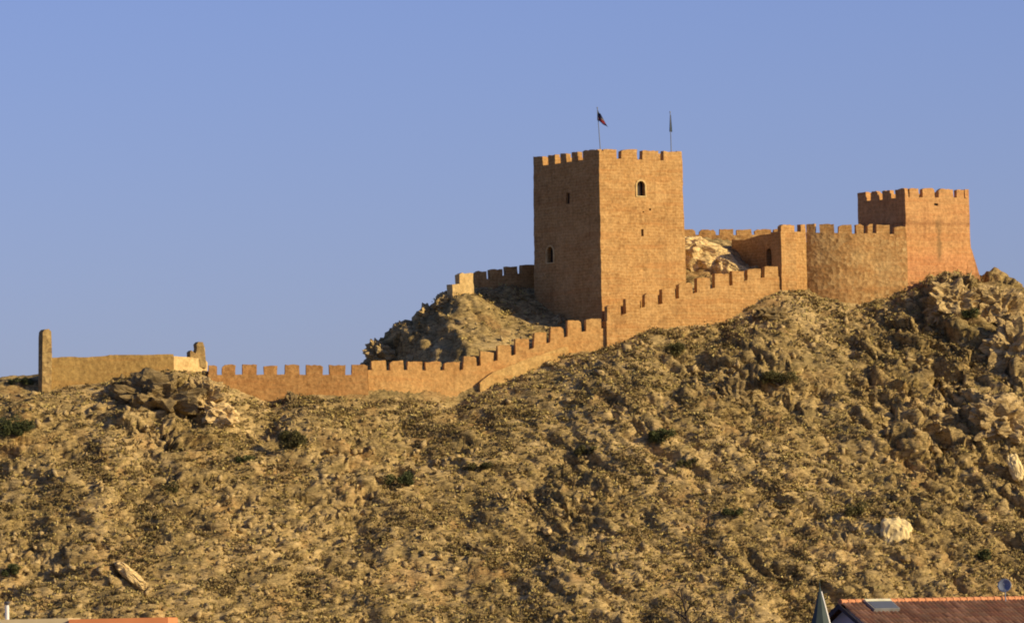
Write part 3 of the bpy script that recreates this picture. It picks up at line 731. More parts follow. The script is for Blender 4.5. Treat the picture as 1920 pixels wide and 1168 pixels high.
# ------------------------------------------------------------------ right-hand tower
TA = at(1697, 370, 714.0); TBn = at(1817, 371, 718.0); TC = at(1608, 380, 720.0); TD = TBn + TC - TA
tw = empty("castle_tower", (TA[0], TA[1], 48), label="squat square tower at the right end of the castle, without flags", cat="castle tower")
tl = side_gaps(0, 0, 372, TC, TA, [(1623, 1632), (1646, 1655), (1669, 1679)])
tr = side_gaps(0, 0, 362, TA, TBn, [(1723, 1730), (1753, 1760), (1787, 1793)])
def add_weather_bands(mt, stops, band_px, u_mid):
    """old repairs: a brown string course, a redder rebuilt base and a rain stain down the middle of the face"""
    N, L = mt.node_tree.nodes, mt.node_tree.links; b = N["Principled BSDF"]; src = b.inputs["Base Color"].links[0].from_socket
    sp_ = N.new("ShaderNodeSeparateXYZ"); L.new(N.new("ShaderNodeTexCoord").outputs["UV"], sp_.inputs[0])
    pos = N.new("ShaderNodeNewGeometry").outputs["Position"]
    wob_ = N.new("ShaderNodeMath"); wob_.operation = 'MULTIPLY_ADD'; L.new(noise(N, L, pos, .9, 5, .65), wob_.inputs[0]); wob_.inputs[1].default_value = 1.4; L.new(sp_.outputs[1], wob_.inputs[2])
    mr = N.new("ShaderNodeMapRange"); L.new(wob_.outputs[0], mr.inputs[0]); mr.inputs[1].default_value = stops[0] + .7; mr.inputs[2].default_value = stops[1] + .7
    c = mixc(N, L, 1.0, src, ramp(N, L, mr.outputs[0], band_px), 'MULTIPLY')
    wu = N.new("ShaderNodeMath"); wu.operation = 'MULTIPLY_ADD'; L.new(noise(N, L, pos, 1.6, 5, .7), wu.inputs[0]); wu.inputs[1].default_value = 1.1; L.new(sp_.outputs[0], wu.inputs[2])
    mu = N.new("ShaderNodeMapRange"); L.new(wu.outputs[0], mu.inputs[0]); mu.inputs[1].default_value = u_mid - .45 + .55; mu.inputs[2].default_value = u_mid + .45 + .55
    st_ = ramp(N, L, mu.outputs[0], [(0.0, 0.0), (.4, 1.0), (.6, 1.0), (1.0, 0.0)])
    mv = N.new("ShaderNodeMapRange"); L.new(sp_.outputs[1], mv.inputs[0]); mv.inputs[1].default_value = stops[2]; mv.inputs[2].default_value = stops[3]
    vm = ramp(N, L, mv.outputs[0], [(0.0, 0.0), (.15, .65), (.8, .55), (1.0, 0.0)])
    ml = N.new("ShaderNodeMath"); ml.operation = 'MULTIPLY'; L.new(st_, ml.inputs[0]); L.new(vm, ml.inputs[1])
    c = mixc(N, L, ml.outputs[0], c, (.15, .10, .045)); L.new(c, b.inputs["Base Color"])
_zz = lambda py: at(1760, py, 716)[2]
TH, TCor, TOff, TCtr = tower(tw, [TC[:2], TA[:2], TBn[:2], TD[:2]], TA[2], 42.0, masonry("tower_masonry", (.50, .275, .115), (.60, .365, .165), (.34, .165, .075), (.60, .365, .165), bw=1.4, bh=.55, rubble=.15),
    [(1, 1752, 382, 1759, 386, False, .4)], .012, [inv(tl), inv(tr), inv(rev(tl)), inv(rev(tr))], 1.0)
window_at(tw, TH[0], lambda u, z, dep: tower_pt(None, u, z, dep, TCor, TOff, TCtr, TA[2], 42.0, .012), False, False, .25)
add_weather_bands(bpy.data.materials['tower_masonry'], (_zz(520), _zz(350), _zz(495), _zz(400)), [(0.0, (1.0, .92, .94)), (.22, (1.04, .93, .92)), (.34, (1.02, 1.0, .96)), (.56, (1.0, 1.0, 1.0)), (.60, (.74, .70, .70)), (.64, (1.03, 1.03, 1.03)), (1.0, (1.0, 1.03, 1.0))], TOff[1] + 4.3)
# sloping buttress at the tower's right foot
bp0 = at(1820, 478, 717.6)
V = [at(1818, 462, 718.05), at(1822, 468, 718.1), at(1838, 520, 718.1), at(1842, 560, 718.1), at(1812, 560, 717.5), at(1812, 520, 717.6)]
V2 = [np.array(v) + np.array([-1.0, 2.0, 0]) for v in V]; n = len(V)
mesh_obj("buttress", wob(V + V2), [tuple(range(n)), tuple(range(2 * n - 1, n - 1, -1))] + [(i, n + i, n + (i + 1) % n, (i + 1) % n) for i in range(n)], bpy.data.materials['tower_masonry'], tw, [(v[0], v[2]) for v in V + V2])

# ------------------------------------------------------------------ surface lookup: the visible hillside point behind a photo column and row
vis = np.where((TV[:, 1] > 640) & (TV[:, 1] < 726) & (np.abs(TV[:, 0]) < 60))[0]
VV = TV[vis]; dd = VV - CAM
dep_ = dd @ fw; vx = 960 + FPX * (dd @ RT) / dep_; vy = 584 - FPX * (dd @ UP) / dep_
def on_hill(px, py, front_only=True):
    m_ = (np.abs(vx - px) < 6) & (np.abs(vy - py) < 6)
    ii = np.where(m_)[0]
    if len(ii) == 0: ii = [int(np.argmin((vx - px) ** 2 + (vy - py) ** 2))]
    ii = np.array(ii); k = ii[np.argmin(VV[ii, 1])]
    return VV[k], TN[vis[k]]

# ------------------------------------------------------------------ boulders and outcrops
import bmesh
def rock_mesh(name, size, seed, sub=4, rough=.35, mat=None, blocks=2.2):
    bm = bmesh.new(); bmesh.ops.create_icosphere(bm, subdivisions=sub, radius=1)
    V = np.array([v.co[:] for v in bm.verts]); Fs = [[v.index for v in f.verts] for f in bm.faces]; bm.free()
    s = np.array(size)
    cells = np.sign(V) * np.abs(V) ** .8
    r = 1 + rough * fbm(V * blocks + seed * 7.1, 3, seed) + .5 * rough * ridged(V * blocks * .8 + seed, 2, seed + 3) - rough * .35
    lq = fbm(V * 3 + seed, 2, seed + 9); r += rough * .35 * (np.floor(lq * 3) / 3)
    if rough > .25:
        f1, f2, cr = worley(V * 1.1 + .2 * fbm(V * 3, 2, seed)[:, None] + seed, seed + 2); r += .30 * (cr - .5) - .22 * np.exp(-(f2 - f1) / .045)
    return cells * r[:, None] * s, Fs
def boulder(px, py, size, label, name="boulder", mat=None, seed=1, rough=.35, yaw=0, sink=.25, grp=None, sub=4, tilt=0):
    p, n_ = on_hill(px, py)
    V, Fs = rock_mesh(name, size, seed, sub, rough)
    me_ = bpy.data.meshes.new(name); me_.from_pydata(V.tolist(), [], Fs); me_.materials.append(mat or M_ROCK); me_.update()
    o = bpy.data.objects.new(name, me_); COL.objects.link(o)
    o.location = (p[0], p[1] + size[1] * .15, p[2] - size[2] * sink); o.rotation_euler = (0, tilt, yaw)
    return tag(o, label, "rock" if name == "boulder" else "rock outcrop", grp)
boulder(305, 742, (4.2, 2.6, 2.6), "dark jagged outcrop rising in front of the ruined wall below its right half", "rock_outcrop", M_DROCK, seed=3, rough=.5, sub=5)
boulder(385, 735, (2.0, 1.8, 1.9), "pale rugged outcrop where the ruined wall meets the battlemented wall", "rock_outcrop", seed=8, rough=.5, sub=5, tilt=.3)
boulder(1782, 558, (3.0, 2.3, 2.3), "rounded outcrop under the front foot of the squat right tower", "rock_outcrop", seed=5, rough=.45, sub=5)
boulder(1868, 565, (2.9, 2.4, 2.6), "craggy outcrop on the skyline just right of the squat tower", "rock_outcrop", seed=6, rough=.5, sub=5, sink=.5)
boulder(1905, 640, (3.2, 2.4, 3.2), "tall crag at the right edge below the skyline", "rock_outcrop", seed=12, rough=.5, sub=5, sink=.35)
boulder(1885, 790, (3.1, 2.0, 2.4), "bulging outcrop at the right edge halfway down the slope", "rock_outcrop", seed=9, rough=.45, sub=5)
boulder(1905, 880, (.75, .7, 1.5), "smooth pale yellow rock at the right edge, tall and narrow", mat=M_YROCK, seed=14, rough=.2, tilt=-.3, sink=-.2)
boulder(1682, 1003, (1.75, 1.4, 1.9), "large pale yellow boulder on the lower right slope above the red roof", mat=M_YROCK, seed=15, rough=.18, sink=-.15)
boulder(252, 1085, (2.1, .8, .6), "tilted pale slab on the lower left slope above the orange building", mat=M_PROCK, seed=16, rough=.2, tilt=.75, sink=-.7)
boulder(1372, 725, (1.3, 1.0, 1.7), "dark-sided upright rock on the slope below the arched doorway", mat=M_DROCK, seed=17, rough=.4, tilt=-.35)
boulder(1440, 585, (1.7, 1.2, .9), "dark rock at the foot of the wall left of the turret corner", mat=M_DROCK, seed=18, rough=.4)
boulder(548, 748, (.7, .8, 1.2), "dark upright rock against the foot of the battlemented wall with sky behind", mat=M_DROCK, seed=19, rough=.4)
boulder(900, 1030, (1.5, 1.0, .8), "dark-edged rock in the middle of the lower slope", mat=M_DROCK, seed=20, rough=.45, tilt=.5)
boulder(420, 775, (1.7, 1.3, 1.2), "pale sunlit knob below the end of the ruined wall", mat=M_PROCK, seed=21, rough=.35)
boulder(1030, 989, (.5, .5, .4), "small round pale stone in the middle of the slope", mat=M_PROCK, seed=22, rough=.2, sub=3)
for (px, py, Y, sz, lb, tl_, sd_) in [
    (1322, 500, 716.5, (3.6, 3.6, 2.6), "smooth pale rock slope inside the walls, between the keep and the shaded inner wall", .35, 51),
    (1296, 470, 719, (2.2, 2.4, 1.6), "upper ledge of pale rock close beside the right edge of the keep", .1, 52),
    (1372, 512, 713.5, (2.2, 2.0, 1.3), "pale rock toe just above the merlons at the foot of the shaded inner wall", .5, 53)]:
    V, Fs = rock_mesh("rock_outcrop", sz, sd_, 5, .16)
    me_ = bpy.data.meshes.new("rock_outcrop"); me_.from_pydata(V.tolist(), [], Fs); me_.materials.append(M_PROCK); me_.update()
    o = bpy.data.objects.new("rock_outcrop", me_); COL.objects.link(o); o.location = tuple(at(px, py, Y)); o.rotation_euler = (0, tl_, 0)
    tag(o, lb, "rock outcrop")
# crags of the mound left of the keep
for k, (px, py, Y, sz, lb, tl_) in enumerate([
    (752, 622, 707.5, (1.0, 1.4, 1.1), "dark pointed crag on the left skyline of the mound", .3),
    (718, 668, 706, (1.9, 1.6, 1.2), "low dark crag at the left foot of the mound behind the wall", .7),
    (800, 600, 706.5, (1.3, 1.5, 1.4), "leaning crag halfway up the left skyline of the mound", .5),
    (835, 575, 706.5, (1.3, 1.5, 1.3), "steep crag just left of the sunlit wall end on top of the mound", .6)]):
    V, Fs = rock_mesh("crag", sz, 30 + k, 5, .33)
    me_ = bpy.data.meshes.new("rock_outcrop"); me_.from_pydata(V.tolist(), [], Fs); me_.materials.append(M_ROCK); me_.update()
    o = bpy.data.objects.new("rock_outcrop", me_); COL.objects.link(o); o.location = tuple(at(px, py, Y)); o.rotation_euler = (0, tl_, 0)
    tag(o, lb, "rock outcrop")

# ------------------------------------------------------------------ shrubs (things) and ground cover (stuff)
rng = np.random.default_rng(7)
def leaf_cloud(centres, radii, n, size, flat=.75):
    """small leaf quads spread through ellipsoid clumps"""
    k = rng.integers(0, len(centres), n); d = rng.normal(size=(n, 3)); d /= np.linalg.norm(d, axis=1)[:, None]
    r = rng.uniform(.25, 1, n) ** .6; c = np.array(centres)[k] + d * (np.array(radii)[k] * r)[:, None] * np.array([1, 1, flat])
    a = rng.normal(size=(n, 3)); a /= np.linalg.norm(a, axis=1)[:, None]; b_ = np.cross(a, rng.normal(size=(n, 3))); b_ /= np.linalg.norm(b_, axis=1)[:, None]
    s = rng.uniform(.6, 1.3, n)[:, None] * size
    V = np.stack([c - a * s, c - b_ * s * .45, c + a * s, c + b_ * s * .45], 1).reshape(-1, 3)
    return V, np.arange(n * 4).reshape(n, 4)
def fast_mesh(name, V, F4, mat, parent=None):
    me_ = bpy.data.meshes.new(name); k = F4.shape[1]
    if parent is not None: V = V - np.array(parent_origin(parent))
    me_.vertices.add(len(V)); me_.vertices.foreach_set("co", V.ravel()); me_.loops.add(F4.size); me_.loops.foreach_set("vertex_index", F4.ravel().astype(np.int32))
    me_.polygons.add(len(F4)); me_.polygons.foreach_set("loop_start", np.arange(0, F4.size, k, dtype=np.int32)); me_.update(calc_edges=True); me_.materials.append(mat)
    o = bpy.data.objects.new(name, me_); COL.objects.link(o)
    if parent is not None: o.parent = parent
    return o
def shrub(px, py, w, h, label, mat):
    p, n_ = on_hill(px, py); o = empty("shrub", tuple(p), label=label, cat="shrub")
    nc = max(3, int(w * 3)); cs = []; rs = []
    for i in range(nc):
        cs.append(p + np.array([rng.uniform(-w, w) * .42, rng.uniform(-.5, .4), rng.uniform(.1, .75) * h * (1 - .2 * rng.random())])); rs.append(rng.uniform(.25, .42) * h + .1)
    for i in range(nc):   # follow the slope sideways
        q_ = ground_z(cs[i][0], cs[i][1]); cs[i][2] = max(cs[i][2], q_ + .1)
    V, F4 = leaf_cloud(cs, rs, int(420 * max(1, w * h)), .11)
    fast_mesh("foliage", V, F4, mat, o)
    mb = MB()
    for c in cs: mb.tube(p - np.array([0, 0, .3]), c, .05, .02, 5)
    mb.build("stem", M_TWIG, o)
for a in [(1235, 820, 3.6, 1.5, "wide dark green shrub below the keep in the middle of the slope", M_GREEN),
          (755, 905, 3.8, 1.5, "isolated dark green shrub on the slope below the vertical wall seam", M_GREEN),
          (895, 875, 3.0, 1.0, "low olive shrub just right of the isolated dark green one", M_OLIVE),
          (1460, 715, 4.2, 1.7, "dark olive thicket below the turret and the rubble wall", M_OLIVE),
          (1270, 660, 2.6, 1.6, "dark olive shrub close under the wall right of the keep", M_OLIVE),
          (550, 835, 3.4, 2.0, "dark diagonal thicket on the upper slope under the sky-backed wall", M_OLIVE),
          (455, 862, 2.2, .9, "small dark shrub left of the diagonal thicket", M_GREEN),
          (30, 812, 3.8, 2.2, "large dark bush near the left edge under the skyline", M_GREEN),
          (320, 920, 1.4, 1.4, "narrow upright olive bush on the slope below the jagged dark outcrop", M_OLIVE),
          (1820, 600, 2.0, 1.8, "dark bush in the cleft between the two right-hand outcrops", M_GREEN),
          (1600, 960, 2.0, 1.5, "dark shrub just left of the large pale yellow boulder", M_OLIVE),
          (1100, 850, 2.6, 1.0, "low olive shrub left of the wide dark green one", M_OLIVE),
          (1290, 868, 2.4, 1.0, "small dark shrub below and right of the wide green one", M_OLIVE),
          (1380, 960, 2.8, .9, "flat green shrub on the lower slope between the grey gable and the keep", M_GREEN),
          (15, 1070, 2.2, 1.3, "green bush at the left edge above the white flue pipe", M_GREEN),
          (42, 716, 3.2, .8, "brush added in place of the shaded dark skyline left of the ruined wall", M_GREEN),  # added: dark leaves stand in for the shade on the skyline rocks
          (1845, 1045, 1.6, 1.5, "dark bush at the lower right above the red roof", M_GREEN)]:
    shrub(*a)

face = np.where((TV[:, 1] > 643) & (TV[:, 1] < WYg - .3) & (np.abs(TV[:, 0]) < 60.5) & (TV[:, 2] > 4))[0]
mound = np.where((TV[:, 1] > WYg + 2.2) & (TV[:, 1] < 722) & (TV[:, 0] > -8.5) & (TV[:, 0] < 17) & ~onclf)[0]
allv = np.concatenate([face, mound])
PV = TV[allv]
SV = np.concatenate([S[face], S[mound]]); SV2 = np.concatenate([S2[face], S2[mound]]); sv_ = np.concatenate([side[face], side[mound]])
cover = .55 * fbm(PV * .12 + 20, 3, 200) + .75 * (sv_ * fbm(SV * np.array([.35, .8, .9]), 3, 220) + (1 - sv_) * fbm(SV2 * np.array([.3, .8, 1.0]), 3, 221))
rz_ = np.concatenate([rockz[face], rockz[mound]]); rz_[len(face):] = 1.35
def scatter(name, n, thresh, lab, mat, per, size, spread, sign=1, flat=.8, up=.1, lo=.05):
    w_ = np.clip(sign * cover - thresh, lo, .6) * (1 - .65 * rz_); w_ = w_ / w_.sum()
    k = rng.choice(len(PV), n, p=w_); c = PV[k] + np.array([0, 0, up]) + rng.normal(size=(n, 3)) * .05
    sc = rng.gamma(3.0, .33, n).clip(.3, 2.2)
    d = rng.normal(size=(n, per, 3)); d /= np.linalg.norm(d, axis=2)[..., None]; d[..., 2] = np.abs(d[..., 2])
    cc = c[:, None] + d * (rng.uniform(.3, 1, (n, per)) * spread * sc[:, None])[..., None] * np.array([1.25, 1, flat])
    cc = cc.reshape(-1, 3); N_ = len(cc)
    a = rng.normal(size=(N_, 3)) + np.array([0, 0, .6]); a /= np.linalg.norm(a, axis=1)[:, None]; b_ = np.cross(a, rng.normal(size=(N_, 3))); b_ /= np.linalg.norm(b_, axis=1)[:, None]
    s = rng.uniform(.5, 1.4, N_)[:, None] * size
    V = np.stack([cc - a * s, cc - b_ * s * .5, cc + a * s, cc + b_ * s * .5], 1).reshape(-1, 3)
    o = fast_mesh(name, V, np.arange(N_ * 4).reshape(N_, 4), mat); tag(o, lab, kind='stuff')
scatter("dry_grass", 14000, -.1, "tufts of dry yellow grass all over the hillside", M_DRY, 11, .14, .24, lo=.12)
scatter("scrub", 17000, .08, "low brown and olive scrub covering the hillside", M_SCRUB, 20, .12, .36, lo=.03)
# scree: angular stones
n = 9000; w_ = np.clip(-cover + .15, .06, 1); w_[len(face):] *= .35; w_ /= w_.sum(); k = rng.choice(len(PV), n, p=w_); c = PV[k]
base = np.array([(1, 0, 0), (-1, 0, 0), (0, 1, 0), (0, -1, 0), (0, 0, 1), (0, 0, -1), ], float)
s = (rng.gamma(1.6, .105, n).clip(.07, .55))[:, None, None]
jit = rng.uniform(.55, 1.35, (n, 6, 3)); off_ = rng.normal(size=(n, 6, 3)) * .28
V = (base[None] * jit + off_) * s * np.array([1.2, 1.0, .8])
an = rng.uniform(0, 6.28, n); ca, sa = np.cos(an)[:, None], np.sin(an)[:, None]
X_ = V[..., 0] * ca - V[..., 2] * sa; Z_ = V[..., 0] * sa + V[..., 2] * ca; V[..., 0] = X_; V[..., 2] = Z_
V = (V + c[:, None]).reshape(-1, 3)
tri = np.array([(0, 2, 4), (2, 1, 4), (1, 3, 4), (3, 0, 4), (2, 0, 5), (1, 2, 5), (3, 1, 5), (0, 3, 5)])
F3 = (tri[None] + (np.arange(n) * 6)[:, None, None]).reshape(-1, 3)
o = fast_mesh("scree", V, F3, M_ROCK); tag(o, "loose angular stones strewn over the hillside", kind='stuff')

# ------------------------------------------------------------------ village roofs in the foreground
def tilemat(name, cols):
    mt, N, L, b = newmat(name, .85, .2)
    uv = N.new("ShaderNodeTexCoord").outputs["UV"]
    fl = N.new("ShaderNodeVectorMath"); fl.operation = 'FLOOR'; L.new(uv, fl.inputs[0])
    w_ = N.new("ShaderNodeTexWhiteNoise"); w_.noise_dimensions = '2D'; L.new(fl.outputs[0], w_.inputs["Vector"])
    c = ramp(N, L, w_.outputs["Value"], [(i / (len(cols) - 1), x) for i, x in enumerate(cols)])
    st = noise(N, L, N.new("ShaderNodeTexCoord").outputs["Object"], 1.2, 6, .65)
    c = mixc(N, L, ramp(N, L, st, [(.5, 0.0), (.75, .6)]), c, (.07, .05, .035))
    L.new(c, b.inputs["Base Color"]); return mt
M_TILE = tilemat("clay_roof_tiles", [(.10, .048, .030), (.17, .078, .048), (.15, .085, .052), (.25, .135, .085)])
M_GABLE = plain("grey_render", (.40, .40, .42), .9, .1, 1.5, .08)
M_CREAM = plain("cream_render", (.62, .50, .28), .9, .1, 1.2, .1)
M_ORNG = plain("orange_render", (.70, .26, .10), .9, .1, 1.0, .08)
M_WHITE = plain("white_paint", (.70, .68, .62), .6, .3, 2, .06)
M_GREY = plain("grey_metal", (.16, .19, .24), .4, .5, 3, .1)
M_SPIRE = plain("grey_green_metal", (.05, .068, .062), .75, .2, 2.5, .15)
M_GLASS = plain("skylight_glass", (.10, .11, .12), .15, .6, 2, .05)
HY = 250.0
apex = at(1588, 1131, HY)
tg = np.array([.6, -.8, 0]); rd = np.array([.8, .6, 0]); up = np.array([0, 0, 1.0])
HL, HW, pitch = 13.0, 5.2, math.radians(31)
ho = empty("house", (apex[0], apex[1], 0), label="house with a red-brown tiled roof and shaded grey gable, lower right", cat="house")
ez = apex[2] - HW * math.tan(pitch)
mb = MB()
g0 = apex - up * .14
pts = [np.array([*(g0 + tg * HW)[:2], 0]), np.array([*(g0 - tg * HW)[:2], 0]), g0 - tg * HW - up * (HW * math.tan(pitch)), g0, g0 + tg * HW - up * (HW * math.tan(pitch))]
V = pts + [p_ + rd * HL for p_ in pts]
mb.add(V, [(0, 1, 2, 3, 4), (9, 8, 7, 6, 5), (1, 6, 7, 2), (0, 4, 9, 5)])
mb.build("wall", M_GABLE, ho)
def roof_slope(parent, top0, top1, down, name):
    """corrugated tile field from the ridge line top0-top1 downwards"""
    Lr = np.linalg.norm(top1 - top0); a = (top1 - top0) / Lr; Ld = np.linalg.norm(down); d_ = down / Ld; n_ = np.cross(a, d_); n_ = n_ if n_[2] > 0 else -n_
    tw_, tc = .21, .34; nu_ = int(Lr / tw_) * 6; V = []; UV = []; Fs = []; nc = int(Ld / tc); rows = []
    for c in range(nc):
        for e in (0.0, 1.0): rows.append((c, e))
    for (c, e) in rows:
        for i in range(nu_ + 1):
            u = i / 6.0; s_ = (c + e) * tc; hh = .055 * abs(math.sin(math.pi * u)) + .035 * e
            p_ = top0 + a * (u * tw_) + d_ * s_ + n_ * (hh + .05); V.append(p_); UV.append((u, c + .5))
    R_ = nu_ + 1
    for r in range(len(rows) - 1):
        for i in range(nu_): Fs.append((r * R_ + i, r * R_ + i + 1, (r + 1) * R_ + i + 1, (r + 1) * R_ + i))
    return mesh_obj(name, V, Fs, M_TILE, parent, UV)
rtop = apex - rd * .35
dn = np.array([tg[0] * math.cos(pitch), tg[1] * math.cos(pitch), -math.sin(pitch)])
dn2 = np.array([-tg[0] * math.cos(pitch), -tg[1] * math.cos(pitch), -math.sin(pitch)])
r1 = roof_slope(ho, rtop, rtop + rd * (HL + .7), dn * (HW / math.cos(pitch) + .5), "roof")
r2 = roof_slope(ho, rtop, rtop + rd * (HL + .7), dn2 * (HW / math.cos(pitch) + .5), "roof")
mb = MB()
x = 0.0
while x < HL + .6:
    c = rtop + rd * x + up * .06
    mb.tube(c, c + rd * .40, .13, .10, 10); x += .36
rg = mb.build("ridge_tiles", plain("ridge_clay", (.50, .22, .10), .85, .1, 6, .3), ho)
# barge boards along the gable
for sg, dv_ in ((1, dn), (-1, dn2)):
    mb = MB(); c0 = rtop - rd * .05; e0 = dv_ * (HW / math.cos(pitch) + .5) * .5
    mb.box(c0 + e0 - up * .10, e0, rd * .025, up * .09); mb.build("barge_board", plain("dark_board", (.05, .045, .045)), ho)
# low roof window lying on the slope just under the ridge
def on_roof(s_, d_, lift=0): return rtop + rd * s_ + dn * d_ + np.cross(rd, dn) * (-1 if np.cross(rd, dn)[2] < 0 else 1) * lift
sk = MB(); c = on_roof(2.1, .62, .20); nrm = np.cross(rd, dn); nrm = nrm if nrm[2] > 0 else -nrm
sk.box(on_roof(1.75, .48, .14), rd * .66, dn * .32, nrm * .07); sko = sk.build("roof_window", plain("grey_frame", (.20, .20, .19), .6, .3), ho)
gl_ = MB(); gl_.box(on_roof(1.75, .50, .215), rd * .60, dn * .26, nrm * .012); gl_.build("pane", M_GLASS, sko)
cp_ = MB(); cp_.box(on_roof(1.75, .13, .18), rd * .66, dn * .07, nrm * .05); cp_.build("frame", plain("cream_flashing", (.62, .60, .40), .6, .3), sko)
# windows of the gable and the near wall
for (s_, z_) in ((-2.2, 3.6), (2.2, 3.6), (0, 6.0)):
    mb = MB(); c = np.array([apex[0], apex[1], 0]) + tg * s_ + up * z_ - rd * .02; mb.box(c, tg * .5, rd * .05, up * .65); wn_o = mb.build("window", M_WHITE, ho)
    mb = MB(); mb.box(c - rd * .055, tg * .42, rd * .01, up * .57); mb.build("pane", M_GLASS, wn_o)
for s_ in (2, 5, 8, 11):
    mb = MB(); c = np.array([apex[0], apex[1], 0]) + tg * (HW + .02) + rd * s_ + up * 3.2; mb.box(c, rd * .5, tg * .05, up * .65); wn_o = mb.build("window", M_WHITE, ho)
    mb = MB(); mb.box(c + tg * .055, rd * .42, tg * .01, up * .57); mb.build("pane", M_GLASS, wn_o)
# satellite dish behind the ridge
dc = at(1884, 1098, 254.6)
ds = empty("satellite_dish", tuple(dc - up * .9), label="small round grey-blue satellite dish above the ridge of the red-brown roof", cat="satellite dish")
V = []; Fs = []
dirn = np.array([-.25, -.93, .28]); dirn /= np.linalg.norm(dirn); a_ = np.cross(dirn, up); a_ /= np.linalg.norm(a_); b_ = np.cross(a_, dirn)
for i in range(7):
    for j in range(20):
        r = .27 * i / 6; t = 2 * math.pi * j / 20; V.append(dc + a_ * r * math.cos(t) + b_ * r * math.sin(t) + dirn * (r * r * 1.2))
for i in range(6):
    for j in range(20): Fs.append((i * 20 + j, i * 20 + (j + 1) % 20, (i + 1) * 20 + (j + 1) % 20, (i + 1) * 20 + j))
do = mesh_obj("dish", V, Fs, M_GREY, ds, None, True); do.modifiers.new("t", 'SOLIDIFY').thickness = .02
mb = MB(); mb.tube(dc - dirn * .05, dc - dirn * .05 - up * 1.2, .03, .03, 6); mb.build("mast", M_GREY, ds)
mb = MB(); mb.tube(dc - b_ * .25, dc + dirn * .28, .015, .015, 5); mb.tube(dc + dirn * .24, dc + dirn * .33, .035, .035, 6); mb.build("arm", M_GREY, ds)
# slender spire
st = at(1537, 1096, 243.0)
sp = empty("turret", (st[0], st[1], 0), label="slender grey-green pointed spire beside the grey gable", cat="turret")
V = [st]; hS = 4.2; wS = 1.05; nS = 8
for k in range(nS):
    t = 2 * math.pi * (k + .3) / nS; V.append(st + np.array([wS * math.cos(t), wS * math.sin(t), -hS]))
mesh_obj("spire", V, [(0, 1 + k, 1 + (k + 1) % nS) for k in range(nS)], M_SPIRE, sp)
mb = MB(); mb.tube(st - up * .05, st + up * .12, .025, .012, 6); mb.build("finial", M_SPIRE, sp)
mb = MB(); mb.tube((st[0], st[1], 0), (st[0], st[1], st[2] - hS + .05), .85, .85, 8); mb.build("wall", M_CREAM, sp)
# white tube standing in for sunlight on the spire's right edge
k0 = None
hp = MB(); q0 = st + np.array([.06, -.10, -.35]); q1 = st + np.array([wS * .62, -wS * .62, -hS * .8]) ; hp.tube(st + np.array([.05, -.03, -.25]), st + np.array([wS * .93, -wS * .30, -hS]), .035, .07, 6); hp.build("painted_sun_strip", M_WHITE, sp)

# flat-roofed buildings, lower left
def block(o, x0, x1, y_top, Y, depth, mat, cap=None):
    a = at(x0, y_top, Y); b_ = at(x1, y_top, Y); zt = (a[2] + b_[2]) / 2; c = np.array([(a[0] + b_[0]) / 2, Y + depth / 2, zt / 2])
    mb = MB(); mb.box(c, ((b_[0] - a[0]) / 2, 0, 0), (0, depth / 2, 0), (0, 0, zt / 2)); mb.build("wall", mat, o)
    return a, b_, zt
oh = empty("house", tuple(at(222, 1168, 250) * np.array([1, 1, 0])), label="flat-topped building in bright orange render at the lower left edge", cat="house")
a, b_, zt = block(oh, 129, 315, 1158.5, 250, 7, M_ORNG)
for s_ in (.25, .7):
    mb = MB(); c = np.array([a[0] + (b_[0] - a[0]) * s_, 249.98, zt - 2.2]); mb.box(c, (.5, 0, 0), (0, .05, 0), (0, 0, .65)); wn_o = mb.build("window", M_WHITE, oh)
    mb = MB(); mb.box(c - np.array([0, .055, 0]), (.42, 0, 0), (0, .01, 0), (0, 0, .57)); mb.build("pane", M_GLASS, wn_o)
ch = empty("house", tuple(at(60, 1168, 251) * np.array([1, 1, 0])), label="cream building with a white flue pipe in the bottom left corner", cat="house")
a, b_, zt = block(ch, -120, 128, 1161.0, 251, 7, M_CREAM)
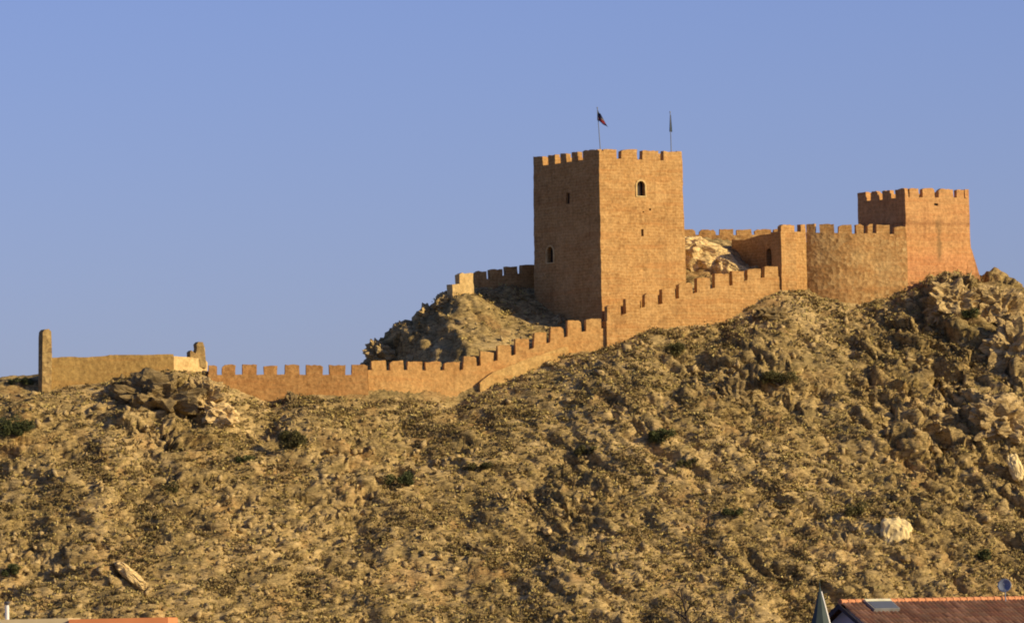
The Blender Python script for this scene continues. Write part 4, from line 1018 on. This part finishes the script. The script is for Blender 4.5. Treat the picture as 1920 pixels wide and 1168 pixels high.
for s_ in (.3, .8):
    mb = MB(); c = np.array([a[0] + (b_[0] - a[0]) * s_, 250.98, zt - 2.2]); mb.box(c, (.5, 0, 0), (0, .05, 0), (0, 0, .65)); wn_o = mb.build("window", M_WHITE, ch)
    mb = MB(); mb.box(c - np.array([0, .055, 0]), (.42, 0, 0), (0, .01, 0), (0, 0, .57)); mb.build("pane", M_GLASS, wn_o)
pb = at(13.5, 1166, 252.5); pt = at(13, 1134, 252.5)
mb = MB(); mb.tube(pb - up * .3, pt, .085, .085, 10); fl_ = mb.build("flue_pipe", M_WHITE, ch)
mb = MB(); mb.tube(pt, pt + up * .10, .06, .06, 8); mb.tube(pt + up * .07, pt + up * .15, .13, .10, 10); mb.build("cowl", plain("sooty_metal", (.04, .04, .045), .5, .4), fl_)

# bare tree standing below the slope, only its top twigs in the picture
bt_top = at(1276, 1104, 300.0); bt_base = np.array([at(1305, 1168, 300.0)[0] + .5, 300.0, 0.0])
bt = empty("bare_tree", tuple(bt_base), label="leafless thin tree left of the pointed spire, only its top twigs showing", cat="tree")
rs = np.random.default_rng(5)
tm = MB(); mid = bt_base + (bt_top - bt_base) * .55 + np.array([.3, 0, 0]); tm.tube(bt_base, mid, .15, .10, 8); tm.tube(mid, bt_top, .10, .035, 7); M_BARK = plain('dark_bark', (.045, .032, .022)); tm.build("trunk", M_BARK, bt)
def twig(mb, p, d, L_, r_, lv):
    q_ = p + d * L_; mb.tube(p, q_, r_, r_ * .55, 5)
    if lv > 0:
        for k in range(3):
            nd = d + rs.normal(size=3) * .42; nd[2] = abs(nd[2]) * .9 + .15; nd /= np.linalg.norm(nd); twig(mb, p + d * L_ * (.45 + .25 * k), nd, L_ * .62, r_ * .55, lv - 1)
for k in range(13):
    f = .50 + .037 * k; p_ = mid + (bt_top - mid) * ((f - .5) / .5) if f > .5 else mid
    a_k = k * 2.4; d_ = np.array([math.cos(a_k), math.sin(a_k) * .8, .75]); d_ /= np.linalg.norm(d_)
    mb = MB(); twig(mb, p_, d_, 2.3 * (1.15 - f), .075 * (1.5 - f), 2); mb.build("branch", M_BARK, bt)

for o in scene.objects:      # every wall, tower and rock that carries a category is a thing of its own
    if o.parent is None and "category" in o and "kind" not in o: o["kind"] = "thing"
